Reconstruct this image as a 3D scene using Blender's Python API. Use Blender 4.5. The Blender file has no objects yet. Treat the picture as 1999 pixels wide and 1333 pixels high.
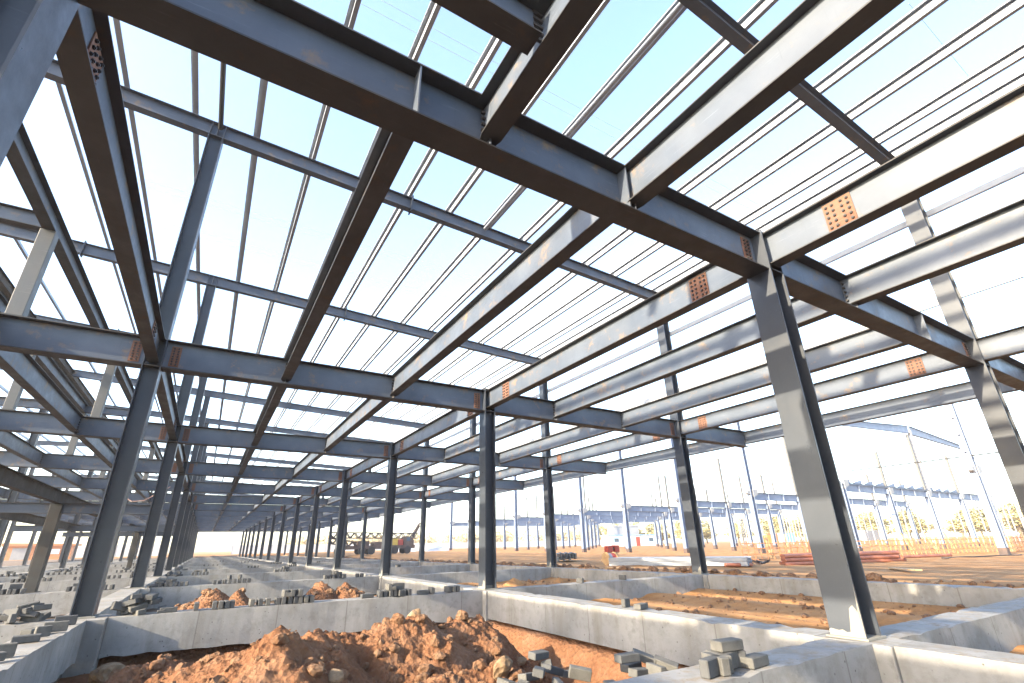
import bpy, bmesh, math, random
import numpy as np
from mathutils import Vector, Matrix
random.seed(7); rng = np.random.default_rng(7)
R = math.radians
sc = bpy.context.scene
COL = sc.collection

# ------------------------------------------------------------------ camera
cam_d = bpy.data.cameras.new('camera'); cam = bpy.data.objects.new('camera', cam_d); COL.objects.link(cam)
YAW, PIT, ROL, FPX = R(31.358), R(21.866), R(-1.189), 927.07
CAM = Vector((1.478, -2.834, 0.944))
fwd = Vector((math.sin(YAW)*math.cos(PIT), math.cos(YAW)*math.cos(PIT), math.sin(PIT)))
rgt = Vector((math.cos(YAW), -math.sin(YAW), 0)); up = rgt.cross(fwd)
r2 = rgt*math.cos(ROL) + up*math.sin(ROL); u2 = -rgt*math.sin(ROL) + up*math.cos(ROL)
cam.matrix_world = Matrix(((r2.x, u2.x, -fwd.x, CAM.x), (r2.y, u2.y, -fwd.y, CAM.y), (r2.z, u2.z, -fwd.z, CAM.z), (0, 0, 0, 1)))
cam_d.sensor_width = 36.0; cam_d.lens = FPX/1999*36
cam_d.shift_x = 2.84/1999; cam_d.shift_y = 26.24/1999
cam_d.clip_start = 0.05; cam_d.clip_end = 6000
sc.camera = cam

# ------------------------------------------------------------------ light
SX, SY, ST = -math.cos(R(8)), -math.sin(R(8)), 0.406
ELEV = math.atan(ST); AZ = math.atan2(SX, SY)
w = bpy.data.worlds.new('World'); sc.world = w; w.use_nodes = True
nt = w.node_tree; nt.nodes.clear()
sky = nt.nodes.new('ShaderNodeTexSky'); sky.sky_type = 'NISHITA'; sky.sun_disc = False
sky.sun_elevation = ELEV; sky.sun_rotation = AZ; sky.altitude = 20; sky.air_density = 1.0; sky.dust_density = 1.6; sky.ozone_density = 1.0
bg = nt.nodes.new('ShaderNodeBackground'); bg.inputs[1].default_value = 0.15
out = nt.nodes.new('ShaderNodeOutputWorld')
nt.links.new(sky.outputs[0], bg.inputs[0]); nt.links.new(bg.outputs[0], out.inputs[0])
sun_d = bpy.data.lights.new('sun', 'SUN'); sun_d.energy = 3.0; sun_d.angle = R(0.53); sun_d.color = (1.0, 0.84, 0.59)
sun = bpy.data.objects.new('sun', sun_d); COL.objects.link(sun)
sun.rotation_euler = Vector((SX, SY, ST)).to_track_quat('Z', 'Y').to_euler(); sun.location = (-30, -5, 30)
sc.view_settings.view_transform = 'Standard'; sc.view_settings.look = 'None'
sc.view_settings.exposure = 2.58; sc.view_settings.gamma = 1.0
sc.render.engine = 'CYCLES'
sc.cycles.max_bounces = 6; sc.cycles.diffuse_bounces = 4; sc.cycles.glossy_bounces = 3

# ------------------------------------------------------------------ materials
def mat(name, base, rough=.6, spec=.4, metal=0.0):
    m = bpy.data.materials.new(name); m.use_nodes = True
    b = m.node_tree.nodes['Principled BSDF']
    b.inputs['Base Color'].default_value = (*base, 1); b.inputs['Roughness'].default_value = rough
    b.inputs['Specular IOR Level'].default_value = spec; b.inputs['Metallic'].default_value = metal
    return m
def N(m, t, **k):
    n = m.node_tree.nodes.new(t)
    for a, v in k.items():
        if a in n.inputs: n.inputs[a].default_value = v
        else: setattr(n, a, v)
    return n
def L(m, a, b): m.node_tree.links.new(a, b)
def bsdf(m): return m.node_tree.nodes['Principled BSDF']
def coords(m, kind='Object', rnd=True):
    tc = N(m, 'ShaderNodeTexCoord')
    if kind == 'World': return N(m, 'ShaderNodeNewGeometry').outputs['Position']
    o = tc.outputs['Object']
    if rnd:
        oi = N(m, 'ShaderNodeObjectInfo'); mul = N(m, 'ShaderNodeMath', operation='MULTIPLY'); mul.inputs[1].default_value = 37.0
        L(m, oi.outputs['Random'], mul.inputs[0])
        add = N(m, 'ShaderNodeVectorMath', operation='ADD'); L(m, o, add.inputs[0]); L(m, mul.outputs[0], add.inputs[1]); return add.outputs[0]
    return o
def noise(m, vec, scale, detail=4, rough=.55, stretch=None):
    if stretch:
        mp = N(m, 'ShaderNodeMapping'); mp.inputs['Scale'].default_value = stretch; L(m, vec, mp.inputs[0]); vec = mp.outputs[0]
    n = N(m, 'ShaderNodeTexNoise'); n.inputs['Scale'].default_value = scale; n.inputs['Detail'].default_value = detail; n.inputs['Roughness'].default_value = rough
    L(m, vec, n.inputs['Vector']); return n.outputs['Fac']
def ramp(m, fac, stops):
    r = N(m, 'ShaderNodeValToRGB'); cr = r.color_ramp
    while len(cr.elements) < len(stops): cr.elements.new(0.5)
    for e, (p, c) in zip(cr.elements, stops):
        e.position = p; e.color = (*c, 1) if len(c) == 3 else c
    L(m, fac, r.inputs[0]); return r.outputs[0]
def mixc(m, fac, a, b, blend='MIX'):
    n = N(m, 'ShaderNodeMix', data_type='RGBA', blend_type=blend)
    if isinstance(fac, float): n.inputs[0].default_value = fac
    else: L(m, fac, n.inputs[0])
    for i, v in ((6, a), (7, b)):
        if isinstance(v, tuple): n.inputs[i].default_value = (*v, 1)
        else: L(m, v, n.inputs[i])
    return n.outputs[2]
def bump(m, h, strength=.3, dist=.02):
    b = N(m, 'ShaderNodeBump'); b.inputs['Strength'].default_value = strength; b.inputs['Distance'].default_value = dist
    L(m, h, b.inputs['Height']); L(m, b.outputs[0], bsdf(m).inputs['Normal'])
def two(m, a, b, scale=3, detail=5, lo=.35, hi=.65, kind='Object', stretch=None):
    v = coords(m, kind); f = noise(m, v, scale, detail, stretch=stretch)
    return v, ramp(m, f, [(lo, a), (hi, b)])

def steel(name, a, b, rust, rlo, rhi, rough=.45):
    m = mat(name, a, rough, .45)
    v, c = two(m, a, b, 1.3, 6, .3, .7)
    f = noise(m, v, 3.1, 8, .7); k = ramp(m, f, [(rlo, (0, 0, 0)), (rhi, (1, 1, 1))])
    c = mixc(m, k, c, rust)
    f2 = noise(m, v, 1.7, 6, .75, (1.2, 22, 22)); c = mixc(m, ramp(m, f2, [(.60, (0, 0, 0)), (.72, (.4, .4, .4))]), c, tuple(x*1.9+.03 for x in b))
    f5 = noise(m, v, 2.3, 6, .72, (12, 12, .8)); c = mixc(m, ramp(m, f5, [(.60, (0, 0, 0)), (.74, (.45, .45, .45))]), c, tuple(x*.55 for x in a))
    f6 = noise(m, v, .45, 4, .6); c = mixc(m, ramp(m, f6, [(.45, (0, 0, 0)), (.75, (.2, .2, .2))]), c, (.115, .12, .13))
    L(m, c, bsdf(m).inputs['Base Color'])
    L(m, ramp(m, f, [(.3, (rough-.1,)*3), (.7, (rough+.18,)*3)]), bsdf(m).inputs['Roughness'])
    bump(m, noise(m, v, 60, 2), .06, .004)
    return m
M_STEEL = steel('steel_grey_paint', (.050, .066, .096), (.088, .107, .142), (.17, .125, .09), .56, .68)
M_COL = steel('steel_column_paint', (.027, .034, .049), (.040, .049, .067), (.09, .08, .07), .68, .86, .36)
M_FLG = steel('steel_flange_shaded', (.026, .027, .031), (.036, .035, .037), (.085, .05, .032), .56, .8, .55)  # underside darkness put into the flange colour, rust patches over it
M_RUST = steel('rusty_splice_plate', (.13, .056, .036), (.18, .09, .058), (.09, .038, .025), .55, .75, .8)
M_BOLT = mat('dark_bolt_steel', (.035, .03, .03), .5, .4)
M_BROWN = steel('weathered_brown_steel', (.022, .022, .022), (.034, .031, .029), (.06, .034, .024), .55, .75, .7)
M_GALV = steel('galvanised_purlin', (.24, .275, .335), (.31, .34, .39), (.22, .2, .19), .7, .85, .45)
M_TUBE = mat('dark_tube', (.05, .055, .06), .45)
M_PALE = steel('pale_blue_paint', (.11, .15, .24), (.14, .185, .28), (.3, .25, .22), .74, .9, .5)
M_WHITE = steel('white_paint', (.22, .235, .26), (.27, .28, .30), (.2, .35, .3), .74, .9, .5)
M_MORTAR = steel('pale_grout', (.17, .168, .155), (.23, .225, .205), (.13, .12, .11), .6, .8, .9)

def concrete():
    m = mat('cast_concrete', (.42, .41, .40), .85, .25)
    v, c = two(m, (.175, .178, .185), (.28, .28, .28), 1.1, 8, .32, .68)
    f = noise(m, v, 5, 8, .7); c = mixc(m, ramp(m, f, [(.50, (0, 0, 0)), (.72, (.7, .7, .7))]), c, (.13, .127, .124))
    f3 = noise(m, v, 2.0, 5, .6, (1.6, 1.6, .25)); c = mixc(m, ramp(m, f3, [(.50, (0, 0, 0)), (.68, (.55, .55, .55))]), c, (.155, .143, .128))
    vo = N(m, 'ShaderNodeTexVoronoi'); vo.inputs['Scale'].default_value = 9; L(m, v, vo.inputs['Vector'])
    pit = ramp(m, vo.outputs['Distance'], [(.05, (1, 1, 1)), (.11, (0, 0, 0))]); c = mixc(m, pit, c, (.08, .077, .073))
    # formwork joints every 1.25 m along the beam
    tc = N(m, 'ShaderNodeTexCoord'); sx = N(m, 'ShaderNodeSeparateXYZ'); L(m, tc.outputs['Object'], sx.inputs[0])
    md = N(m, 'ShaderNodeMath', operation='PINGPONG'); md.inputs[1].default_value = .625; L(m, sx.outputs[0], md.inputs[0])
    jt = ramp(m, md.outputs[0], [(.004, (.7, .7, .7)), (.012, (0, 0, 0))]); c = mixc(m, jt, c, (.11, .107, .10))
    # mortar crumbs and soil smears on upward faces
    ge = N(m, 'ShaderNodeNewGeometry'); sn = N(m, 'ShaderNodeSeparateXYZ'); L(m, ge.outputs['Normal'], sn.inputs[0])
    f4 = noise(m, v, 6, 8, .75); mu = N(m, 'ShaderNodeMath', operation='MULTIPLY'); L(m, ramp(m, f4, [(.5, (0, 0, 0)), (.62, (1, 1, 1))]), mu.inputs[0]); L(m, sn.outputs[2], mu.inputs[1])
    mu.use_clamp = True; c = mixc(m, mu.outputs[0], c, (.20, .17, .14))
    L(m, c, bsdf(m).inputs['Base Color'])
    bump(m, noise(m, v, 14, 9, .75), .5, .015)
    return m
M_CONC = concrete()
def soil(name, cols, sc1=1.5, bs=.8):
    m = mat(name, cols[0], .95, .1)
    v = coords(m, 'World'); f = noise(m, v, sc1, 10, .65)
    c = ramp(m, f, [(.28, cols[0]), (.5, cols[1]), (.72, cols[2])])
    f2 = noise(m, v, 14, 6, .7); c = mixc(m, ramp(m, f2, [(.5, (0, 0, 0)), (.7, (.6, .6, .6))]), c, cols[3])
    L(m, c, bsdf(m).inputs['Base Color'])
    vo = N(m, 'ShaderNodeTexVoronoi'); vo.inputs['Scale'].default_value = 16; L(m, v, vo.inputs['Vector'])
    ad = N(m, 'ShaderNodeMath', operation='ADD'); L(m, noise(m, v, 9, 10, .75), ad.inputs[0]); L(m, vo.outputs['Distance'], ad.inputs[1])
    bump(m, ad.outputs[0], bs, .06)
    return m
M_SUNNY = soil('sun_brightened_soil', [(.22, .108, .043), (.31, .167, .073), (.38, .225, .11), (.26, .115, .048)], 1.1, .25)  # soil colour brightened to stand for sunlight on the open ground
M_DULL = soil('grey_bounce_soil', [(.11, .08, .06), (.16, .12, .095), (.20, .16, .13), (.14, .09, .06)], 1.2, .5)  # hidden floor greyed to keep orange bounce off the steel undersides
M_SOIL = soil('orange_brown_soil', [(.12, .055, .030), (.185, .093, .052), (.235, .138, .09), (.155, .06, .032)])
M_CLOD = soil('soil_clod', [(.12, .058, .032), (.18, .10, .06), (.22, .14, .092), (.22, .17, .125)], 6)
M_ROCK = soil('pale_stone', [(.17, .11, .065), (.22, .155, .10), (.27, .21, .15), (.18, .09, .045)], 5, .5)
def blockmat():
    m = mat('grey_block', (.2, .2, .2), .9, .2)
    oi = N(m, 'ShaderNodeObjectInfo'); b = ramp(m, oi.outputs['Random'], [(0, (.058, .062, .07)), (.5, (.082, .085, .09)), (1, (.12, .118, .112))])
    v = coords(m); f = noise(m, v, 9, 8, .7); c = mixc(m, ramp(m, f, [(.45, (0, 0, 0)), (.75, (.6, .6, .6))]), b, (.045, .043, .042))
    L(m, c, bsdf(m).inputs['Base Color']); bump(m, noise(m, v, 40, 6, .7), .4, .01); return m
M_BLOCK = blockmat()
def plain(name, a, b=None, rough=.6, scale=4):
    m = mat(name, a, rough); b = b or tuple(min(1, x*1.25) for x in a)
    v, c = two(m, a, b, scale, 5); L(m, c, bsdf(m).inputs['Base Color']); return m
M_RED = plain('red_paint', (.30, .045, .03)); M_ORANGE = plain('orange_sheet', (.38, .16, .07))
M_REDPIPE = plain('red_primer_pipe', (.26, .085, .045), (.32, .12, .07)); M_WOOD = plain('raw_timber', (.38, .25, .13))
M_BLACK = plain('black_rubber', (.02, .02, .022)); M_DARK = plain('dark_machine_steel', (.055, .04, .038), (.09, .06, .05))
M_BLUEW = plain('blue_sheet', (.16, .33, .55)); M_FENCE = plain('pale_grey_hoarding', (.42, .43, .45), (.5, .5, .51))
M_CABIN = plain('white_cabin_panel', (.62, .65, .68)); M_GLASS = mat('dark_window', (.05, .08, .12), .15, .6)
M_YELLOW = plain('yellow_paint', (.4, .27, .05)); M_REBAR = plain('rusty_rebar', (.35, .15, .07), (.45, .22, .1), .8)
M_GREYPIPE = plain('charcoal_sheet', (.06, .07, .08)); M_WIRE = mat('thin_cable', (.4, .42, .45), .6)
M_PINK = plain('hose_plastic', (.4, .26, .22))
def leafmat(name, cols):
    m = mat(name, cols[0], .8, .2)
    oi = N(m, 'ShaderNodeNewGeometry'); f = noise(m, oi.outputs['Position'], .55, 5, .7)
    L(m, ramp(m, f, [(.3, cols[0]), (.5, cols[1]), (.7, cols[2])]), bsdf(m).inputs['Base Color']); return m
M_LEAF = leafmat('hazed_autumn_leaves', [(.27, .27, .14), (.35, .33, .18), (.42, .39, .23)])  # leaf tones paled to carry distant haze and flare
M_LEAF2 = leafmat('hazed_far_leaves', [(.36, .30, .18), (.44, .37, .22), (.5, .43, .27)])  # far belt, with the haze washed into its colour
M_BARK = plain('bark', (.12, .09, .06))

# ------------------------------------------------------------------ mesh helpers
class MB:
    def __init__(s): s.v = []; s.f = []
    def add(s, vs, fs):
        o = len(s.v); s.v += [tuple(p) for p in vs]; s.f += [tuple(i+o for i in f) for f in fs]
    def box(s, x0, x1, y0, y1, z0, z1):
        s.add([(x0,y0,z0),(x1,y0,z0),(x1,y1,z0),(x0,y1,z0),(x0,y0,z1),(x1,y0,z1),(x1,y1,z1),(x0,y1,z1)],
              [(0,3,2,1),(4,5,6,7),(0,1,5,4),(1,2,6,5),(2,3,7,6),(3,0,4,7)]); return s
    def prism(s, pts, ax, a0, a1):
        """polygon pts in the two other axes, extruded along axis ax"""
        n = len(pts)
        def mk(p, a):
            return (a, p[0], p[1]) if ax == 'x' else (p[0], a, p[1]) if ax == 'y' else (p[0], p[1], a)
        vs = [mk(p, a0) for p in pts] + [mk(p, a1) for p in pts]
        fs = [tuple(range(n))[::-1], tuple(range(n, 2*n))] + [(i, (i+1) % n, n+(i+1) % n, n+i) for i in range(n)]
        s.add(vs, fs); return s
    def tube(s, p, q, r, n=8, r2=None):
        p, q = Vector(p), Vector(q); d = (q-p).normalized(); r2 = r if r2 is None else r2
        a = d.orthogonal().normalized(); b = d.cross(a); vs = []
        for c, rr in ((p, r), (q, r2)):
            for i in range(n):
                t = 2*math.pi*i/n; vs.append(c + a*(rr*math.cos(t)) + b*(rr*math.sin(t)))
        s.add(vs, [tuple(range(n))[::-1], tuple(range(n, 2*n))] + [(i, (i+1) % n, n+(i+1) % n, n+i) for i in range(n)]); return s
    def path(s, pts, r, n=6):
        for a, b in zip(pts, pts[1:]): s.tube(a, b, r, n)
        return s
    def bar(s, p, q, w, h):
        """rectangular bar from p to q"""
        p, q = Vector(p), Vector(q); d = (q-p).normalized(); u = Vector((0,0,1)) if abs(d.z) < .95 else Vector((0,1,0))
        a = d.cross(u).normalized()*(w/2); b = a.cross(d).normalized()*(h/2); vs = []
        for c in (p, q): vs += [c-a-b, c+a-b, c+a+b, c-a+b]
        s.add(vs, [(3,2,1,0),(4,5,6,7),(0,1,5,4),(1,2,6,5),(2,3,7,6),(3,0,4,7)]); return s
    def mesh(s, name, m, bevel=0, smooth=False):
        me = bpy.data.meshes.new(name); me.from_pydata(s.v, [], s.f)
        bm = bmesh.new(); bm.from_mesh(me); bmesh.ops.recalc_face_normals(bm, faces=bm.faces)
        if bevel: bmesh.ops.bevel(bm, geom=list(bm.edges), offset=bevel, segments=1, affect='EDGES')
        bm.to_mesh(me); bm.free()
        if smooth:
            for p in me.polygons: p.use_smooth = True
        me.materials.append(m); return me
def put(name, me, parent=None, loc=(0,0,0), rot=(0,0,0)):
    o = bpy.data.objects.new(name, me); COL.objects.link(o); o.location = loc; o.rotation_euler = rot
    if parent is not None: o.parent = parent
    return o
def tag(o, label, cat, group=None, kind=None):
    if label: o['label'] = label
    if cat: o['category'] = cat
    if group: o['group'] = group
    if kind: o['kind'] = kind
    return o
def thing(name, label, cat, loc=(0,0,0), rz=0, group=None):
    o = bpy.data.objects.new(name, None); COL.objects.link(o); o.location = loc; o.rotation_euler = (0,0,rz); o.empty_display_size = .2
    return tag(o, label, cat, group)
CACHE = {}
def cm(key, fn):
    if key not in CACHE: CACHE[key] = fn()
    return CACHE[key]
ORD = ['nearest','second','third','fourth','fifth','sixth','seventh','eighth','ninth','tenth','eleventh','twelfth','thirteenth','fourteenth','fifteenth','sixteenth']

# ------------------------------------------------------------------ the frame: grid
WA, WC = 7.41, 14.99
ROWS = {'A': 0.0, 'B': WA, 'C': WC, 'Z': -7.41, 'Y': -14.82}
RNAME = {'A': 'left big column row', 'B': 'middle column row', 'C': 'right column row', 'Z': 'ridge column row', 'Y': 'far left column row'}
BAY, YC, NF = 8.0, 0.17, 14
HB, HT = 4.285, 4.872
def roof(x): return 10.19 - .041*x if x > -7.2 else 10.485 - .041*(-7.2-x)*1.0
def I_parts(key, length, h, bf, tf, tw, wm, fm, cope=0.0):
    """I-section along local x: web, top flange, bottom flange meshes"""
    def web(): return MB().box(0, length, -tw/2, tw/2, tf-.002, h-tf+.002).mesh('web', wm)
    def top(): return MB().box(0, length, -bf/2, bf/2, h-tf, h).mesh('top_flange', fm)
    def bot():
        b = MB()
        if cope:
            c, n = cope, bf*.3
            b.prism([(0,-n),(c,-bf/2),(length-c,-bf/2),(length,-n),(length,n),(length-c,bf/2),(c,bf/2),(0,n)], 'z', 0, tf)
        else: b.box(0, length, -bf/2, bf/2, 0, tf)
        return b.mesh('bottom_flange', fm)
    k = (key, round(length, 2), h, bf)
    return cm(k+('w',), web), cm(k+('t',), top), cm(k+('b',), bot)
def whole(key, length, h, bf, tf, tw, wm):
    def f():
        b = MB(); b.box(0, length, -tw/2, tw/2, tf-.002, h-tf+.002).box(0, length, -bf/2, bf/2, h-tf, h).box(0, length, -bf/2, bf/2, 0, tf)
        return b.mesh('beam', wm)
    return cm((key, round(length, 2), 'whole'), f)
def bolt_mesh():
    def f():
        b = MB(); n = 6
        b.prism([(.019*math.cos(i*math.pi/3), .019*math.sin(i*math.pi/3)) for i in range(n)], 'y', -.016, 0)
        b.prism([(.011*math.cos(i*math.pi/3), .011*math.sin(i*math.pi/3)) for i in range(n)], 'y', -.024, -.016)
        return b.mesh('bolt', M_BOLT)
    return cm('bolt', f)
def bolt_plate(parent, w_, h_, nx, nz, loc, rot=(0,0,0), detail=True, gap=0.0):
    """plate in local xz facing -y; bolts are sub-parts of near plates"""
    xs = [(-.5+(i+.5)/nx)*w_*.86 for i in range(nx)]
    if gap: xs = [x + (gap/2 if x > 0 else -gap/2) for x in xs]
    zs = [(-.5+(i+.5)/nz)*h_*.92 for i in range(nz)]
    def f():
        b = MB().box(-w_/2, w_/2, -.012, 0, -h_/2, h_/2)
        if not detail:
            for x in xs:
                for z in zs: b.box(x-.018, x+.018, -.03, -.012, z-.018, z+.018)
        return b.mesh('bolt_plate', M_RUST)
    p = put('bolt_plate', cm(('plate', w_, h_, nx, nz, detail), f), parent, loc, rot)
    if detail:
        for x in xs:
            for z in zs: put('bolt', bolt_mesh(), p, (x, -.012, z), (0, random.random(), 0))
    return p

# ---- columns
D, BF, TF, TW = .30, .34, .018, .012
def column(row, k, z1, zup=None):
    x = ROWS[row]; y = BAY*k+YC
    lab = f'dark grey H column, {ORD[k]} from the viewer in the {RNAME[row]}'
    t = thing('steel_column', lab, 'column', (x, y, 0), 0, f'H columns of the {RNAME[row]}')
    H = zup or z1
    fl = cm(('cf', H), lambda: MB().box(-TF/2, TF/2, -BF/2, BF/2, 0.02, H).mesh('flange', M_COL))
    wb = cm(('cw', H), lambda: MB().box(-D/2+TF-.002, D/2-TF+.002, -TW/2, TW/2, .02, H).mesh('web', M_COL))
    put('flange', fl, t, (-D/2+TF/2, 0, 0)); put('flange', fl, t, (D/2-TF/2, 0, 0)); put('web', wb, t)
    if k < 9:
        st = cm('cst', lambda: MB().box(-D/2+TF, D/2-TF, -BF/2+.004, -TW/2, 0, .014).box(-D/2+TF, D/2-TF, TW/2, BF/2-.004, 0, .014).mesh('stiffener', M_FLG))
        put('stiffener', st, t, (0, 0, HB+.002)); put('stiffener', st, t, (0, 0, HB+.09) if row != 'A' else (0, 0, HT-.014))
        put('base_plate', cm('bp', lambda: MB().box(-.185, .185, -.20, .20, 0, .018).mesh('base_plate', M_MORTAR)), t, (0, 0, .002))
        if row == 'B':
            put('cap_plate', cm('cap', lambda: MB().box(-D/2-.01, D/2+.01, -.14, .14, 0, .016).mesh('cap_plate', M_FLG)), t, (0, 0, H))
    if row in 'BC' and k < 8:
        # pale grout and mortar left on the foot of the column
        h1 = .34 if k == 0 else .2
        def g():
            b = MB(); n = 9; r = random.Random(k*7+ord(row))
            prof = [(-BF/2, .05)] + [(-BF/2+BF*(i+.5)/n, (h1 if i < 3 else .07)*(.7+.5*r.random())) for i in range(n)] + [(BF/2, .05)]
            prof = prof[::-1]
            # tall smear on the near edge of the lit flange
            pts = [(BF/2, .02), (-BF/2, .02), (-BF/2, h1*1.5)] + [(p[0], p[1]) for p in sorted(prof)[1:-1]] + [(BF/2, .07)]
            b.prism(pts, 'x', -D/2-.004, -D/2)
            b.box(D/2, D/2+.004, -BF/2, BF/2, .02, .10).box(-D/2+TF, D/2-TF, -TW/2-.003, -TW/2, .02, .08)
            return b.mesh('grout_smear', M_MORTAR)
        put('grout_smear', g(), t)
    if row == 'C' and k < 8 and zup:
        cl = cm('cleat', lambda: MB().box(D/2, D/2+.13, -.06, .06, 0, .012).box(D/2, D/2+.012, -.06, .06, -.1, 0).mesh('girt_cleat', M_COL))
        for z in (1.3, 2.4, 3.5, 5.95, 8.15): put('girt_cleat', cl, t, (0, 0, z))
    return t
for k in range(NF):
    column('A', k, HT, roof(0)-.01); column('B', k, HT+.03); column('C', k, HT, roof(WC)-.01)
for k in range(3, NF): column('Z', k, HT, 10.4)
for k in range(5, NF): column('Y', k, HT, 10.1)

# ---- cross girders (along x) per frame
def girder(k, x0, x1, what, stiff=(), taper=False, plates=(True, True)):
    y = BAY*k+YC; ln = x1-x0; h = HT-HB
    t = thing('cross_girder', f'grey I girder of the {ORD[k]} frame, {what}', 'girder', (x0, y, HB), 0, 'cross girders at the floor level')
    if k < 7:
        wb, tp, bt = I_parts('gd', ln, h, .30, .016, .012, M_STEEL, M_FLG)
        put('web', wb, t); put('top_flange', tp, t); put('bottom_flange', bt, t)
        sm = cm('gst', lambda: MB().box(-.007, .007, -.143, -.006, .016, h-.016).mesh('stiffener', M_STEEL))
        for s_ in stiff: put('stiffener', sm, t, (s_-x0, 0, 0))
        for i, e in enumerate(plates):
            if e: bolt_plate(t, .17, .42, 2, 7, (.17 if i == 0 else ln-.17, -.006, h/2), detail=k < 3)
    else: put('beam', whole('gd', ln, h, .30, .016, .012, M_STEEL), t)
    return t
SEC_AB = (2.37, 4.78); SEC_BC = (9.64, 12.32); SEC_ZA = (-2.47, -4.94); SEC_YZ = (-9.9, -12.3)
for k in range(NF):
    girder(k, D/2, WA-D/2, 'between the left and middle column rows', SEC_AB + ((3.06, 4.86) if k == 0 else ()))
    girder(k, WA+D/2, WC-D/2, 'between the middle and right column rows', SEC_BC, plates=(False, True))
    girder(k, WC+D/2, 18.74, 'short arm jutting out past the right column row', (), plates=(False, False))
    if k > 0: girder(k, -7.41+D/2, -D/2, 'left of the left column row', SEC_ZA)
    if k > 3: girder(k, -14.82+D/2, -7.41-D/2, 'far left beyond the ridge columns', SEC_YZ, plates=(False, False))
girder(0, -7.41+D/2, -D/2, 'left of the left column row', ())

# ---- floor beams (along y)
def floor_beam(x, k, where, row=False, y0=None, y1=None, bay=None, plates=False, bf=.2, depth=.49, fm=None):
    y0 = BAY*k+YC if y0 is None else y0; y1 = BAY*(k+1)+YC if y1 is None else y1
    g = .012 if not row else .008
    ln = y1-y0-2*g; h = depth; zb = HT-.004-h
    bay = bay or f'from the {ORD[k]} to the {ORD[k+1]} frame'
    t = thing('floor_beam', f'grey floor beam {where}, {bay}', 'beam', (x, y0+g, zb), math.pi/2, 'lengthwise floor beams')
    if k < 5:
        wb, tp, bt = I_parts('fb', ln, h, bf, .014, .010, M_STEEL, M_FLG, .14 if not row else 0)
        put('web', wb, t); put('top_flange', tp, t); put('bottom_flange', bt, t)
        if plates:
            # local +y points to world -x after the quarter turn
            for s_ in plates:
                bolt_plate(t, .32, .40, 4, 5, (s_ if s_ > 0 else ln+s_, .006, h/2), (0, 0, math.pi), detail=k < 2, gap=.03)
            if x < 1:
                for s_ in plates: bolt_plate(t, .32, .40, 4, 5, (s_ if s_ > 0 else ln+s_, -.006, h/2), (0, 0, 0), detail=k < 2, gap=.03)
        else:
            bm_ = cm('endbolts', lambda: end_bolts())
            if k < 3: put('end_bolts', bm_, t, (.03, 0, 0)); put('end_bolts', bm_, t, (ln-.03, 0, 0))
    else: put('beam', whole('fb', ln, h, bf, .014, .010, M_STEEL), t)
    return t
def end_bolts():
    b = MB()
    for i in range(5):
        z = .1+i*.075; b.tube((0, -.045, z), (0, .045, z), .018, 6)
    return b.mesh('end_bolts', M_BOLT)
for k in range(NF-1):
    for i, x in enumerate(SEC_AB): floor_beam(x, k, ('just right of the left columns', 'just left of the middle columns')[i])
    for i, x in enumerate(SEC_BC): floor_beam(x, k, ('just right of the middle columns', 'just left of the right columns')[i])
    for r_, nm in (('A', 'on the left column row'), ('B', 'on the middle column row'), ('C', 'on the right column row')):
        floor_beam(ROWS[r_], k, nm, row=False, plates=(1.0, -1.0), y0=BAY*k+YC+.006, y1=BAY*(k+1)+YC-.006)
    floor_beam(18.72, k, 'along the outer edge past the right columns', depth=.47, bf=.18)
    if k >= 0:
        for i, x in enumerate(SEC_ZA): floor_beam(x, k, ('next left of the left columns', 'second left of the left columns')[i])
    if k > 2: floor_beam(-7.41, k, 'on the ridge column row')
    if k > 3:
        for i, x in enumerate(SEC_YZ): floor_beam(x, k, ('next beyond the ridge columns', 'second beyond the ridge columns')[i])
# front half-bay, overhead of the viewer
FB = 'in the front bay overhead'
floor_beam(WA, 0, 'on the middle column row', y0=-7.83, y1=YC-.006, bay=FB, plates=(1.0, -1.03))
floor_beam(WC, 0, 'on the right column row', y0=-7.83, y1=YC-.006, bay=FB, plates=(1.0, -1.03))
floor_beam(9.64, 0, 'just right of the middle columns', y0=-7.83, y1=YC, bay=FB)
floor_beam(4.86, 0, 'just left of the middle columns', y0=-7.83, y1=YC, bay=FB)
floor_beam(3.06, 0, 'trimming the stair opening', y0=-7.83, y1=YC, bay=FB)
floor_beam(18.72, 0, 'along the outer edge past the right columns', y0=-7.83, y1=YC, bay=FB, depth=.47, bf=.18)
for x_, nm_ in ((0.0, 'on the left column row'), (-2.47, 'next left of the left columns'), (-4.94, 'second left of the left columns'), (-7.41, 'on the ridge column row')):
    floor_beam(x_, 0, nm_, y0=-7.83, y1=YC-.006, bay=FB, plates=(1.0, -1.03) if x_ == 0 else False)
t = thing('trimmer_beam', 'short dark trimmer beam bolted to the stair opening beam at the top', 'beam', (1.35, -.86, HT-.43), 0)
wb, tp, bt = I_parts('tr', 1.60, .40, .2, .014, .010, M_STEEL, M_FLG)
put('web', wb, t); put('top_flange', tp, t); put('bottom_flange', bt, t)
put('end_bolts', cm('endbolts', end_bolts), t, (1.64, 0, -.02), (0, 0, math.pi/2))
floor_beam(1.3, 0, 'closing the stair opening', y0=-7.83, y1=-.76, bay=FB)

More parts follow.
